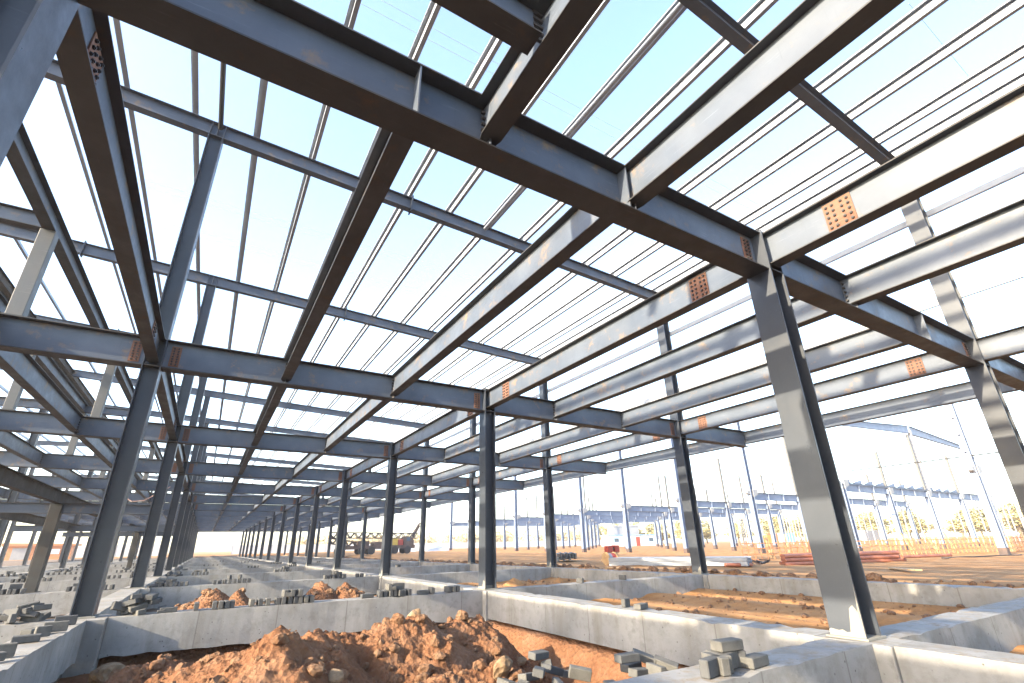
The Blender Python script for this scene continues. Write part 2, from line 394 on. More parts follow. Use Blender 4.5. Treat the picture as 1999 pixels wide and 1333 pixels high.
# ---- roof rafters
def rafter(k, x0, x1, what, cat='rafter', up=None, lo=None):
    y = BAY*k+YC; z0, z1 = roof(x0), roof(x1)
    if x1 < -7: z0, z1 = roof(x0), roof(x1)
    ln = math.hypot(x1-x0, z1-z0); h = .40
    t = thing('roof_rafter', f'slender grey roof rafter of the {ORD[k]} frame, {what}', 'rafter', (x0, y, z0), 0, 'roof rafters')
    t.rotation_euler = (0, -math.atan2(z1-z0, x1-x0), 0)
    if k < 6:
        wb, tp, bt = I_parts('rf', ln, h, .2, .012, .009, M_STEEL, M_STEEL)
        put('web', wb, t); put('top_flange', tp, t); put('bottom_flange', bt, t)
        sp = cm('rsp', lambda: MB().box(-.018, .018, -.125, .125, -.07, h+.07).mesh('splice_plate', M_COL))
        if x1 > 0:
            put('splice_plate', sp, t, (4.9-x0, 0, 0)); put('splice_plate', sp, t, (-3.8-x0, 0, 0))
            for dx in (-D/2+.01, 0, D/2-.01): put('stiffener', cm('rst', lambda: MB().box(-.006, .006, -.097, -.004, .012, h-.012).mesh('stiffener', M_STEEL)), t, (-x0+dx, 0, 0))
    else: put('beam', whole('rf', ln, h, .2, .012, .009, M_STEEL), t)
for k in range(NF):
    rafter(k, -7.0, WC+.12, 'from the ridge to the right eave')
    if k > 1: rafter(k, -14.9, -7.4, 'beyond the ridge')

# ---- purlins, one per bay and line
PX = [14.1-1.33*i for i in range(16)]
def purlin_mesh(ln):
    def f():
        # lipped Z section: top flange up the slope, bottom flange down
        b = MB(); w_, h, t_ = .085, .215, .006
        b.box(-t_/2, t_/2, 0, ln, 0, h).box(t_/2, w_, 0, ln, 0, t_).box(-w_, -t_/2, 0, ln, h-t_, h).box(w_-t_, w_, 0, ln, t_, .028).box(-w_, -w_+t_, 0, ln, h-.028, h-t_)
        return b.mesh('channel', M_GALV)
    return cm(('purlin', ln), f)
def cleat_mesh(): return cm('pcleat', lambda: MB().box(-.012, -.004, -.05, .05, -.06, .16).mesh('cleat', M_STEEL))
for i, x in enumerate([14.93]+PX):
    for k in range(-1, 9):
        y0 = BAY*k+YC
        lab = f'thin roof purlin, {ORD[i] if i else "last"} from the right eave, bay {k+2} away from the viewer' if False else None
        pos = 'right at the eave' if i == 0 else f'line {i}' 
        nm = ['outermost at the right eave','second from the right eave','third from the right eave','fourth from the right eave','fifth from the right eave','sixth from the right eave','seventh from the right eave','eighth from the right eave','ninth from the right eave','tenth from the right eave','eleventh from the right eave','above the left columns','first left of the left columns','second left of the left columns','third left of the left columns','fourth left of the left columns','next to the ridge'][i]
        bayn = 'in the bay overhead' if k < 0 else f'behind the {ORD[k]} rafter'
        t = thing('roof_purlin', f'thin pale roof purlin {nm}, {bayn}', 'purlin', (x, y0+.003, roof(x)+.43), 0, 'roof purlins')
        if k < 5:
            put('channel', purlin_mesh(7.994), t)
            if k >= 0: put('cleat', cleat_mesh(), t, (0, .05, 0))
        else: put('channel', purlin_mesh(7.994), t)
for i, x in enumerate([14.93]+PX):
    t = thing('roof_purlin', f'far end of the thin roof purlins, line {["one","two","three","four","five","six","seven","eight","nine","ten","eleven","twelve","thirteen","fourteen","fifteen","sixteen","seventeen"][i]} from the right eave', 'purlin', (x, 72.2, roof(x)+.43), 0, 'roof purlins')
    put('channel', purlin_mesh(31.8), t)
for i in range(6):
    x = -8.6-1.33*i
    t = thing('roof_purlin', f'pale roof purlin beyond the ridge, {ORD[i]} one from the ridge', 'purlin', (x, 16.2, roof(x)+.43), 0, 'purlins beyond the ridge')
    put('channel', purlin_mesh(80.0), t)
for k in range(1, 9):
    for j, x in enumerate((-6.75, -7.2)):
        t = thing('ridge_beam', f'rusty ridge beam, {("right","left")[j]} one of the pair, behind the {ORD[k]} rafter', 'beam', (x, BAY*k+YC, 10.36), math.pi/2, 'ridge beams')
        put('beam', cm('ridge', lambda: MB().box(0, 7.99, -.006, .006, .012, .36).box(0, 7.99, -.09, .09, 0, .014).box(0, 7.99, -.09, .09, .35, .364).mesh('beam', M_BROWN)), t)
# tie tubes at roof level
def rod(name, label, cat, p, q, r, m, group=None, n=10):
    t = put(name, MB().tube(Vector(p)-Vector(p), Vector(q)-Vector(p), r, n).mesh(name, m, smooth=False), None, p); return tag(t, label, cat, group)
rod('tie_tube', 'dark round tie tube above the nearest left column, between the first two rafters', 'tube', (.05, .3, 10.42), (.05, 8.05, 10.42), .055, M_TUBE, None)
rod('tie_tube', 'pale round tie tube over the middle columns, between the first two rafters', 'tube', (7.28, .3, 10.15), (7.28, 8.05, 10.15), .06, M_GALV, None)
# girts on the right column row
for k in range(-1, 7):
    for z in (5.95, 8.17):
        if k >= 0 and z < 7 and k > 4: continue
        t = thing('wall_girt', f'thin wall girt {("low above the floor","high under the eave")[z>7]} outside the right columns, {"front bay" if k < 0 else "behind the "+ORD[k]+" frame"}', 'girt', (WC+D/2+.02, BAY*k+YC, z), 0, 'wall girts')
        put('channel', cm('girt', lambda: MB().box(0, .006, 0, 7.99, 0, .15).box(.006, .07, 0, 7.99, 0, .006).box(.006, .07, 0, 7.99, .144, .15).mesh('channel', M_GALV)), t)

# ---- posts and upper beams left of the left row
def post(x, k, h):
    t = thing('stub_post', f'short pale post standing on the {ORD[k]} girder, {"nearest to" if x > -3 else "further left of"} the left columns', 'post', (x, BAY*k+YC, HT), 0, 'short posts on the left floor')
    put('box_section', cm(('post', h), lambda: MB().box(-.115, .115, -.115, .115, .012, h).mesh('box_section', M_GALV if h > 9 else M_POST, bevel=.008)), t)
    put('foot_plate', cm('pfoot', lambda: MB().box(-.145, .145, -.145, .145, 0, .012).mesh('foot_plate', M_FLG)), t)
M_POST = steel('post_grey', (.07, .075, .08), (.10, .10, .10), (.1, .09, .075), .6, .8, .5)
for k in range(1, 9):
    post(-2.12, k, 1.82)
    if k > 1: post(-4.1, k, 1.82)
for k in range(0, 7):
    for j, x in enumerate((-2.12, -4.1)):
        if j and k < 1: continue
        t = thing('upper_beam', f'dark beam on short posts, {("nearer the","second from the")[j]} left columns, behind the {ORD[k]} frame', 'beam', (x, BAY*k+YC+.003, 6.70), math.pi/2, 'beams on the short posts')
        wb, tp, bt = I_parts('ub', 7.99, .36, .2, .012, .009, M_STEEL, M_FLG)
        put('web', wb, t); put('top_flange', tp, t); put('bottom_flange', bt, t)
for k in range(1, 4):
    t = thing('upper_cross_beam', f'short grey cross beam joining the short posts at the {ORD[k]} frame', 'beam', (-7.2, BAY*k+YC, 6.72), 0, 'cross beams on the short posts')
    wb, tp, bt = I_parts('ux', 5.02, .32, .18, .012, .009, M_STEEL, M_FLG)
    put('web', wb, t); put('top_flange', tp, t); put('bottom_flange', bt, t)
# ---- low landing frame on the left
t = thing('landing_beam', 'weathered brown landing beam running away at mid height on the left', 'beam', (-2.57, 9.0, 2.40), math.pi/2)
wb, tp, bt = I_parts('lb', 18.5, .34, .18, .012, .010, M_BROWN, M_BROWN)
put('web', wb, t); put('top_flange', tp, t); put('bottom_flange', bt, t)
t = thing('landing_beam', 'weathered brown landing beam further back behind the left columns', 'beam', (-2.9, 38, 2.40), math.pi/2)
wb, tp, bt = I_parts('lb', 12, .34, .18, .012, .010, M_BROWN, M_BROWN)
put('web', wb, t); put('top_flange', tp, t); put('bottom_flange', bt, t)
t = thing('landing_beam', 'weathered brown landing beam at the left picture edge', 'beam', (-5.0, 14.0, 2.2), math.pi/2)
wb, tp, bt = I_parts('lb', 22, .34, .18, .012, .010, M_BROWN, M_BROWN)
put('web', wb, t); put('top_flange', tp, t); put('bottom_flange', bt, t)
for y_, nm in ((17.4, 'near'), (33.0, 'middle'), (44.0, 'far')):
    t = thing('landing_cross_beam', f'grey {nm} cross beam of the low landing on the left', 'beam', (-7.2, y_, 2.12), 0, 'landing cross beams')
    wb, tp, bt = I_parts('lx', 7.0, .3, .18, .012, .010, M_STEEL, M_FLG)
    put('web', wb, t); put('top_flange', tp, t); put('bottom_flange', bt, t)
for (x_, y_, nm) in ((-2.6, 17.4, 'nearest'), (-5.0, 30.0, 'second, further left'), (-2.95, 44.0, 'third, further back')):
    t = thing('landing_post', f'rust stained brown box post under the landing, {nm}', 'post', (x_, y_, -.05), 0, 'posts under the landing')
    put('box_section', cm('lpost', lambda: MB().box(-.14, .14, -.14, .14, 0, 2.44).mesh('box_section', M_BROWN, bevel=.008)), t)
    put('foot_plate', cm('lfoot', lambda: MB().box(-.2, .2, -.2, .2, 0, .02).mesh('foot_plate', M_BROWN)), t, (0, 0, -.001))
pts = [Vector((-2.1, 24.1, 4.3)), Vector((-2.05, 24.0, 3.7)), Vector((-1.9, 23.8, 3.25)), Vector((-1.5, 23.6, 3.0)), Vector((-1.1, 23.6, 3.05)), Vector((-.6, 23.7, 3.4)), Vector((-.3, 24, 3.7))]
tag(put('hanging_hose', MB().path(pts, .022).mesh('hanging_hose', M_PINK)), 'thin pinkish hose hanging in a loop under the left floor beams', 'hose')

# ------------------------------------------------------------------ concrete ground beams
CY0, CY1, CD = -.27, .17, .56   # y range about the grid line y of a frame, depth
def conc_beam(label, x0, x1, y0, y1, group, name='ground_beam', depth=CD):
    lx, ly = x1-x0, y1-y0
    alongy = ly > lx; ln, wd = (ly, lx) if alongy else (lx, ly)
    def f():
        b = MB(); n = max(2, int(ln/.16)); vs = []; r = random.Random(int(ln*100)); w4 = [0, 0, 0, 0]
        rows_ = []
        for i in range(n+1):
            x = ln*i/n; w4 = [max(-.008, min(.008, q*.8+r.uniform(-.003, .003))) for q in w4]; j = [w4[0], w4[1], w4[2]-(r.random() < .07)*r.uniform(.008, .022), w4[3]-(r.random() < .09)*r.uniform(.008, .025)]
            rows_.append([(x, -wd/2+j[0], -depth+r.uniform(-.03, .015)), (x, wd/2+j[1], -depth), (x, wd/2+j[1], j[2]-.004), (x, -wd/2+j[0], j[3]-.004)])
        vs = [p for r_ in rows_ for p in r_]; fs = []
        for i in range(n):
            a = 4*i
            for q in range(4): fs.append((a+q, a+(q+1) % 4, a+4+(q+1) % 4, a+4+q))
        fs.append((0, 1, 2, 3)); fs.append((4*n+3, 4*n+2, 4*n+1, 4*n))
        b.add(vs, fs); return b.mesh('ground_beam', M_CONC)
    me = cm(('cb', round(ln, 2), round(wd, 2), depth), f)
    if alongy: o = put(name, me, None, ((x0+x1)/2, y0, 0), (0, 0, math.pi/2))
    else: o = put(name, me, None, (x0, (y0+y1)/2, 0))
    return tag(o, label, 'ground beam', group)
PW = .19
PEDS = {'A': (-.20, .36), 'B': (WA-.27, WA+.26), 'C': (WC-.24, WC+.24), 'Z': (-7.65, -7.17), 'Y': (-15.06, -14.58)}
YW = {'A': (-.34, .12), 'B': (WA-.22, WA+.22), 'C': (WC-.20, WC+.22), 'Z': (-7.62, -7.2), 'Y': (-15.0, -14.6)}
for k in range(NF):
    yc = BAY*k+YC
    for r_ in 'ABCZY':
        if r_ in 'ZY' and k < 1: continue
        x0, x1 = PEDS[r_]
        def f(x0=x0, x1=x1):
            b = MB().box(x0-ROWS[r_], x1-ROWS[r_], -.42, .30, -1.5, .0)
            return b.mesh('pedestal', M_CONC, bevel=.012)
        o = put('concrete_pedestal', cm(('ped', round(x1-x0, 2), r_), f), None, (ROWS[r_], yc, -.002))
        tag(o, f'square concrete pedestal under the {ORD[k]} column of the {RNAME[r_]}', 'pedestal', 'column pedestals')
    def xb(ra, rb, lab): conc_beam(f'concrete ground beam {lab}, under the {ORD[k]} frame', PEDS[ra][1]+.003, PEDS[rb][0]-.003, yc+CY0, yc+CY1, 'cross ground beams')
    xb('A', 'B', 'between the left and middle columns'); xb('B', 'C', 'between the middle and right columns')
    if k > 0: xb('Z', 'A', 'left of the left columns')
    if k > 2: xb('Y', 'Z', 'beyond the ridge columns')
for k in range(-1, NF-1):
    for r_ in 'ABCZY':
        if r_ in 'ZY' and k < 1: continue
        y0, y1 = BAY*k+YC+.303, BAY*(k+1)+YC-.423
        conc_beam(f'long concrete ground beam on the {RNAME[r_]}, ' + ('in front of the nearest frame' if k < 0 else f'behind the {ORD[k]} frame'), YW[r_][0], YW[r_][1], y0, y1, 'lengthwise ground beams')

# ------------------------------------------------------------------ terrain
def vnoise(x, y, seed):
    """value noise on numpy arrays"""
    xi, yi = np.floor(x).astype(np.int64), np.floor(y).astype(np.int64); fx, fy = x-xi, y-yi
    fx = fx*fx*(3-2*fx); fy = fy*fy*(3-2*fy)
    def h(a, b):
        n = (a*374761393 + b*668265263 + seed*974634777) & 0xffffffff
        n = ((n ^ (n >> 13))*1274126177) & 0xffffffff
        return ((n ^ (n >> 16)) & 0xffff)/65535.0
    return (h(xi, yi)*(1-fx)+h(xi+1, yi)*fx)*(1-fy) + (h(xi, yi+1)*(1-fx)+h(xi+1, yi+1)*fx)*fy
def fbm(x, y, f, oct=5, seed=1, gain=.5):
    s = 0; a = 1; tot = 0
    for i in range(oct):
        s = s + a*(vnoise(x*f+17*i, y*f-9*i, seed+i)-.5); tot += a; a *= gain; f *= 2.05
    return s/tot*2
def sm(t): t = np.clip(t, 0, 1); return t*t*(3-2*t)
def ground_h(x, y):
    n = fbm(x, y, .9, 6, 3, .6)
    inAB = (x > -.1) & (x < 7.4); inBC = (x >= 7.4) & (x < 15.0); inZA = (x <= -.1) & (x > -15); out_ = x >= 15.0
    front = sm((8.2-y)/.1)
    ab = -.60 - front*(.16+.28*sm((x-4.6)/1.2))*(1-sm((x-6.75)/.4)) + n*.06
    bc = -.43 + n*.05 + .05*np.sin(x*3.1+n*2)
    za = -.62 + n*.07
    rut = fbm(x*1.0, y*.05, .9, 4, 11)*.10 + fbm(x, y, .5, 5, 8, .6)*.06
    berm = .17*np.exp(-((x-15.75-.25*fbm(x*0, y, .4, 3, 5))/.45)**2)*(.75+.6*fbm(x, y, 1.5, 4, 6))
    ou = -.20 + rut + berm*1.2
    z = np.where(inAB, ab, np.where(inBC, bc, np.where(out_, ou, za)))
    far = (y > 105) | (x < -15)
    z = np.where(far, -.2+.1*n, z)
    d = np.hypot(x-CAM.x, y-CAM.y)
    z = z + np.where(out_ | far, .55*sm((d-45)/90), 0)
    return z
def grid_obj(name, xs, ys, fn, m, smooth=True, m2=None):
    X, Y = np.meshgrid(xs, ys); Z = fn(X, Y); nx, ny = len(xs), len(ys)
    V = np.stack([X.ravel(), Y.ravel(), Z.ravel()], -1)
    i = np.arange(nx-1)[None, :] + nx*np.arange(ny-1)[:, None]; i = i.ravel()
    F = np.stack([i, i+1, i+1+nx, i+nx], -1)
    me = bpy.data.meshes.new(name); me.vertices.add(len(V)); me.vertices.foreach_set('co', V.ravel())
    me.loops.add(F.size); me.loops.foreach_set('vertex_index', F.ravel().astype(np.int32))
    me.polygons.add(len(F)); me.polygons.foreach_set('loop_start', np.arange(0, F.size, 4, dtype=np.int32))
    me.update(calc_edges=True); me.validate()
    me.polygons.foreach_set('use_smooth', np.full(len(F), smooth)); me.materials.append(m)
    if m2 is not None:
        me.materials.append(m2); cx = V[F].mean(1); me.polygons.foreach_set('material_index', np.where((cx[:, 0] > 7.42) | (cx[:, 1] > 106), 1, np.where((cx[:, 0] > 0) & (cx[:, 1] > 0) & (cx[:, 1] < 8.3), 0, 2)).astype(np.int32)); me.materials.append(M_DULL)
    return me
def lines(*segs):
    a = []
    for s0, s1, st in segs: a += list(np.arange(s0, s1-1e-6, st))
    a.append(segs[-1][1]); return np.array(a)
def grow(a, b, st, g=1.12):
    r = [a]
    while r[-1] < b: r.append(r[-1]+st); st *= g
    return r
xs = np.array([-v for v in grow(16, 2500, 1.0)][::-1] + list(lines((-15.5, -.6, .3), (-.6, 7.6, .055), (7.6, 17.6, .09), (17.6, 50, .45))) + grow(51, 3500, 1.0))
ys = np.array([-v for v in grow(13, 2500, 1.0)][::-1] + list(lines((-12, -.3, .3), (-.3, 8.3, .055), (8.3, 17, .1), (17, 34, .3), (34, 106, .9))) + grow(107, 3500, 1.2))
xs = np.unique(np.round(xs, 4)); ys = np.unique(np.round(ys, 4))
g = put('ground', grid_obj('ground', xs, ys, ground_h, M_SOIL, True, M_SUNNY)); tag(g, 'bare orange brown soil of the building site', 'ground', None, 'structure')

def pile(name, label, peaks, x0, x1, y0, y1, st, rough=.16, seed=1, m=M_SOIL):
    cx, cy = (x0+x1)/2, (y0+y1)/2
    def fn(X, Y):
        wx = X+.25*fbm(X, Y, 1.1, 4, seed+20); wy = Y+.25*fbm(X, Y, 1.1, 4, seed+30)
        b = ground_h(X, Y)*0 - 1.05 if name == 'soil_mound' and y1 < 8 else ground_h(X, Y)
        h = np.full_like(X, -9.0)
        for (px, py, pz, sx, sy, p) in peaks:
            r = np.sqrt(((wx-px)/sx)**2+((wy-py)/sy)**2)
            h = np.maximum(h, pz - (pz+1.15)*np.minimum(r, 1.6)**p)
        n = fbm(X, Y, 1.6, 6, seed, .62); ridge = 1-np.abs(fbm(X, Y, 2.6, 5, seed+9, .6))*2
        z = h + rough*n + rough*.35*(ridge-.6) + rough*.55*fbm(X, Y, 5.5, 5, seed+15, .72)
        e = np.minimum(np.minimum(X-x0, x1-X), np.minimum(Y-y0, y1-Y)); z = z - .6*(1-sm(e/.35))
        return z
    xs_, ys_ = np.arange(x0, x1+1e-6, st), np.arange(y0, y1+1e-6, st)
    me = grid_obj(name, xs_, ys_, fn, m)
    me.transform(Matrix.Translation((-cx, -cy, 0)))
    o = put(name, me, None, (cx, cy, 0)); tag(o, label, 'soil mound', 'heaps of dug soil')
    return fn
fg = pile('soil_mound', 'big foreground heap of orange soil with two peaks and clods', [(2.40, 3.75, .15, 1.85, 1.8, 1.2), (2.78, 4.0, .06, 1.4, 1.4, 1.3), (2.05, 4.1, -.02, 1.4, 1.4, 1.3), (4.15, 4.6, -.02, 1.9, 1.7, 1.7), (5.15, 4.9, -.10, 1.5, 1.5, 1.6), (3.4, 4.6, -.14, 1.8, 1.8, 1.3), (1.7, 4.6, -.22, 1.6, 1.9, 1.2), (1.2, 5.8, -.42, 1.5, 1.8, 1.3), (2.9, 2.4, -.40, 2.6, 1.8, 1.2), (4.4, 3.0, -.42, 1.8, 1.8, 1.3)], .42, 7.0, .5, 7.7, .03, .17, 4)
pl2 = pile('soil_mound', 'orange soil heap in the second bay, left of the middle', [(1.95, 13.2, .02, 1.5, 1.8, 1.15), (2.5, 13.0, .03, 1.1, 1.6, 1.1), (1.5, 13.6, -.2, 1.5, 1.6, 1.1)], .5, 3.7, 10.2, 15.6, .06, .13, 9)
pl3 = pile('soil_mound', 'orange soil heap in the second bay, near the middle columns', [(4.6, 13.4, .05, 1.3, 1.8, 1.1), (5.3, 13.2, .02, 1.2, 1.6, 1.1), (3.9, 12.4, -.32, 1.5, 1.5, 1.1)], 3.75, 7.1, 10.2, 15.6, .06, .14, 13)
pile('soil_mound', 'low orange soil heap left of the nearest big column', [(-2.6, 12.4, -.12, 2.2, 2.0, 1.2), (-4.0, 12.8, -.22, 2, 2, 1.2)], -6.5, -.5, 9.3, 15.4, .09, .13, 17)
pile('soil_mound', 'low ridge of loose soil in the right bay against the far ground beam', [(9.8, 5.6, -.33, 1.6, 1.4, 1.1), (12.6, 5.9, -.33, 2.2, 1.2, 1.1), (10.9, 3.4, -.38, 2.2, 1.2, 1.2)], 8.0, 14.5, 1.6, 7.6, .07, .09, 21, M_SUNNY)
pile('soil_mound', 'strip of loose soil in the right bay behind the second ground beam', [(9.5, 13.4, -.22, 1.7, 1.5, 1.1), (11.8, 14.1, -.2, 1.8, 1.3, 1.1), (13.6, 13.8, -.26, 1.4, 1.4, 1.1)], 8.0, 14.6, 9.6, 15.6, .08, .1, 23, M_SUNNY)
pile('soil_mound', 'soil heap at the right picture edge in front of the nearest frame', [(10.2, -.9, -.16, 1.8, .9, 1.1), (11.6, -.9, -.12, 2.2, 1.0, 1.1)], 8.2, 14.2, -2.6, -.2, .08, .08, 27, M_SUNNY)

# clods and stones
def rock_mesh(seed, sub=2, m=M_CLOD):
    r = random.Random(seed); bm = bmesh.new(); bmesh.ops.create_icosphere(bm, subdivisions=sub, radius=1)
    off = Vector((r.random()*50, r.random()*50, r.random()*50)); sc_ = Vector((1, r.uniform(.6, .95), r.uniform(.5, .8)))
    from mathutils import noise as mn
    cuts = [Vector((r.gauss(0, 1), r.gauss(0, 1), r.gauss(0, 1))).normalized() for _ in range(7)]
    for v in bm.verts:
        p = v.co.copy()
        for c in cuts:
            d = p.dot(c)-.72
            if d > 0: p -= c*d
        p *= 1+.18*mn.noise(p*1.7+off)
        v.co = Vector((p.x*sc_.x, p.y*sc_.y, p.z*sc_.z))
    me = bpy.data.meshes.new('rock'); bm.to_mesh(me); bm.free(); me.materials.append(m); return me
protos = [rock_mesh(s, 1) for s in range(6)] + [rock_mesh(s+40, 2) for s in range(6)]
PV = []
for me in protos: PV.append((np.array([v.co[:] for v in me.vertices]), [tuple(p.vertices) for p in me.polygons]))
def clods(name, label, spots):
    V, F, o = [], [], 0
    for (x, y, z, s) in spots:
        pv, pf = PV[random.randrange(6) + (6 if s > .035 else 0)]; rz = random.random()*6.28; c, s_ = math.cos(rz), math.sin(rz)
        q = np.stack([pv[:, 0]*c-pv[:, 1]*s_, pv[:, 0]*s_+pv[:, 1]*c, pv[:, 2]], -1)*s + np.array([x, y, z])
        V.append(q); F += [tuple(i+o for i in f) for f in pf]; o += len(pv)
    me = bpy.data.meshes.new(name); me.from_pydata(np.concatenate(V).tolist(), [], F); me.materials.append(M_CLOD)
    return tag(put(name, me), label, 'soil', None, 'stuff')
def f1(fn, x, y): return float(fn(np.array([[x]]), np.array([[y]]))[0, 0])
sp = []
for i in range(2300):
    x, y = random.uniform(.5, 6.9), random.uniform(.8, 7.5); z = max(f1(fg, x, y), f1(ground_h, x, y)); s = min(.011/max(.06, random.random())**.85, .11)
    sp.append((x, y, z+s*.15, s))
for fn, (x0, x1, y0, y1), n in ((pl2, (.6, 3.6, 11, 15.2), 350), (pl3, (3.9, 7, 11, 15.2), 350)):
    for i in range(n):
        x, y = random.uniform(x0, x1), random.uniform(y0, y1); s = min(.02/max(.06, random.random())**.8, .13); sp.append((x, y, max(f1(fn, x, y), f1(ground_h, x, y))+s*.1, s))
for i in range(900):
    x, y = random.uniform(7.8, 14.7), random.choice((random.uniform(.6, 7.6), random.uniform(8.6, 15.6))); s = min(.014/max(.05, random.random())**.8, .09); sp.append((x, y, f1(ground_h, x, y)+s*.2, s))
for i in range(1500):
    x, y = random.gauss(15.85, .35), random.uniform(-2, 60); s = min(.03/max(.06, random.random())**.75, .2); sp.append((max(x, 15.35), y, f1(ground_h, x, y)+s*.2, s))
clods('soil_clods', 'loose crumbs and clods of orange soil over the site', sp)
big = [rock_mesh(100+s, 3, M_ROCK) for s in range(5)]
rl = [(.62, 6.95, .27, 'largest pale boulder under the left end of the second ground beam'), (1.75, 6.6, .13, 'pale stone near the boulder on the left of the foreground heap'), (4.35, 4.75, .13, 'orange stone perched on top of the right peak'),
      (4.75, 2.9, .17, 'pale angular stone at the front foot of the heap'), (3.6, 3.1, .14, 'flat pale stone in front between the two peaks'), (5.3, 3.6, .13, 'pale stone on the right flank of the heap'), (1.3, 3.4, .12, 'small pale stone at the lower left of the heap'),
      (2.9, 3.2, .10, 'small orange stone below the left peak'), (5.9, 4.3, .11, 'small stone at the right foot of the heap by the trench'), (2.0, 5.4, .12, 'stone on the back left flank of the heap'), (3.9, 2.3, .14, 'stone at the picture bottom in front of the heap')]
for i, (x, y, s, lab) in enumerate(rl):
    z = max(f1(fg, x, y), f1(ground_h, x, y)); o = put('stone', big[i % 5], None, (x, y, z+s*.25), (random.random(), random.random(), random.random()*6)); o.scale = (s, s, s)
    tag(o, lab, 'stone', 'stones in the foreground soil')

# ------------------------------------------------------------------ grey building blocks
BL, BW, BH = .25, .12, .075
BM = [MB().box(-BL/2, BL/2, -BW/2, BW/2, 0, BH).mesh('building_block', M_BLOCK, bevel=.007), MB().box(-BL/2, BL/2, -BH/2, BH/2, 0, BW).mesh('building_block', M_BLOCK, bevel=.007),
      MB().box(-BL*.3, BL*.3, -BH/2, BH/2, 0, BW).mesh('building_block', M_BLOCK, bevel=.007)]
nb = [0]
def block(x, y, z, rz, group, label, kind=0, tilt=(0, 0)):
    nb[0] += 1
    o = put('building_block', BM[kind], None, (x, y, z), (tilt[0], tilt[1], rz)); return tag(o, label, 'building block', group)
def brow(x0, x1, y, n, group, label, z=0.0, two=0):
    """upright blocks side by side on a ground beam, some lying on top"""
    for i in range(n):
        x = x0+(x1-x0)*(i+.5)/n
        block(x, y+random.uniform(-.03, .03), z+.002, math.pi/2+random.uniform(-.12, .12), group, label, 1)
    for i in range(two):
        x = x0+(x1-x0)*random.uniform(.2, .8); block(x, y, z+BW+.004, random.choice((math.pi/2, 0))+random.uniform(-.3, .3), group, label, random.choice((0, 1)))
def heap(cx, cy, z, n, rx, ry, group, label, layers=3):
    for i in range(n):
        l_ = int(layers*i/n); a = random.random()*6.28; rr = (1-l_/layers*.65)*math.sqrt(random.random())
        block(cx+rx*rr*math.cos(a), cy+ry*rr*math.sin(a), z+l_*.075, random.random()*3.14, group, label, random.choice((0, 0, 1)), (random.uniform(-.3, .3), random.uniform(-.3, .3)))
# foreground heaps
g_, l_ = 'blocks tipped at the picture bottom', 'grey block tipped on the soil at the picture bottom, left heap'
for (x, y, z, rz, k_, tx, ty) in ((4.62, 2.28, -.50, .5, 0, .1, -.1), (4.85, 2.45, -.46, .35, 0, -.15, .1), (4.80, 2.18, -.36, .9, 0, .2, .1), (5.08, 2.32, -.40, .3, 0, .1, .3), (5.22, 2.62, -.42, 1.0, 0, -.2, .35), (5.10, 2.62, -.30, .25, 0, .1, .05), (4.92, 2.02, -.50, 1.2, 1, .2, 0), (5.36, 2.2, -.46, -.5, 1, .3, .2), (4.55, 1.98, -.56, .1, 0, 0, .1), (5.4, 2.45, -.5, .6, 0, 0, .2), (4.7, 2.7, -.55, 1.6, 0, .2, 0)):
    block(x, y, z, rz, g_, l_, k_, (tx, ty))
l_ = 'grey block tipped on the soil at the bottom, right heap by the ground beam'
for (x, y, z, rz, k_, tx, ty) in ((5.55, 1.42, -.38, -.1, 0, 0, 0), (5.60, 1.30, -.50, .1, 0, 0, .1), (5.85, 1.5, -.42, -.7, 0, .1, .35), (6.02, 1.35, -.48, -.9, 0, .2, .3), (5.45, 1.12, -.6, .5, 1, 0, 0), (5.68, 1.16, -.5, 1.4, 1, .1, 0), (5.78, 1.62, -.52, .2, 0, 0, 0), (6.15, 1.6, -.58, .9, 0, .2, 0), (5.35, 1.45, -.62, 1.2, 0, 0, 0)):
    block(x-.05, y+.12, z+.17, rz, g_, l_, k_, (tx, ty))
g_ = 'blocks stacked on the nearest ground beam'
for i, (x, y, z, rz, k_, lab) in enumerate(((4.95, .02, .002, .2, 1, 'grey block standing leftmost in the stack on the nearest ground beam'), (5.05, .06, .002, 1.3, 1, 'grey block second from left in the stack on the nearest ground beam'), (5.13, .09, .002, 1.25, 1, 'pale block third from left in the stack on the nearest ground beam'),
        (5.24, .08, .002, .2, 1, 'long block facing the viewer in the stack on the nearest ground beam'), (5.40, .10, .002, .9, 2, 'half block at the back right of the stack on the nearest ground beam'), (5.47, .02, .002, .1, 0, 'flat block at the right end of the stack on the nearest ground beam'), (5.27, .10, .124, -.1, 0, 'block lying on top of the stack on the nearest ground beam'))):
    block(x, y, z, rz, g_, lab, k_)
# left ground beam, blocks lying along it
g_ = 'blocks along the left ground beam'
for x, y, rz, k_, lab in ((-.05, 7.2, .12, 1, 'grey block nearest the big left column on the lengthwise ground beam'), (-.02, 6.45, .1, 1, 'dark block in the middle of the left ground beam'), (-.22, 6.3, 1.3, 0, 'flat block lying lengthwise on the left ground beam'), (-.12, 5.6, .15, 0, 'pale flat block lying across the left ground beam'), (-.06, 6.0, .4, 2, 'half block on the left ground beam'), (-.1, 4.55, .2, 1, 'block at the left picture edge on the ground beam'), (-.12, 4.3, .5, 0, 'flat block at the left picture edge on the ground beam')):
    block(x, y, .002, rz, g_, lab, k_)
heap(.72, 8.12, .0, 15, .36, .14, 'blocks heaped right of the big left column', 'grey building block in the heap right of the big left column', 4)
heap(-.75, 8.12, .0, 11, .45, .14, 'blocks heaped left of the big left column', 'grey building block in the heap left of the big left column', 3)
block(1.15, 8.05, .002, .1, 'blocks on the second ground beam', 'flat block lying at the left end of the second ground beam', 0)
block(1.55, 8.06, .002, math.pi/2, 'blocks on the second ground beam', 'single upright block left on the second ground beam', 1)
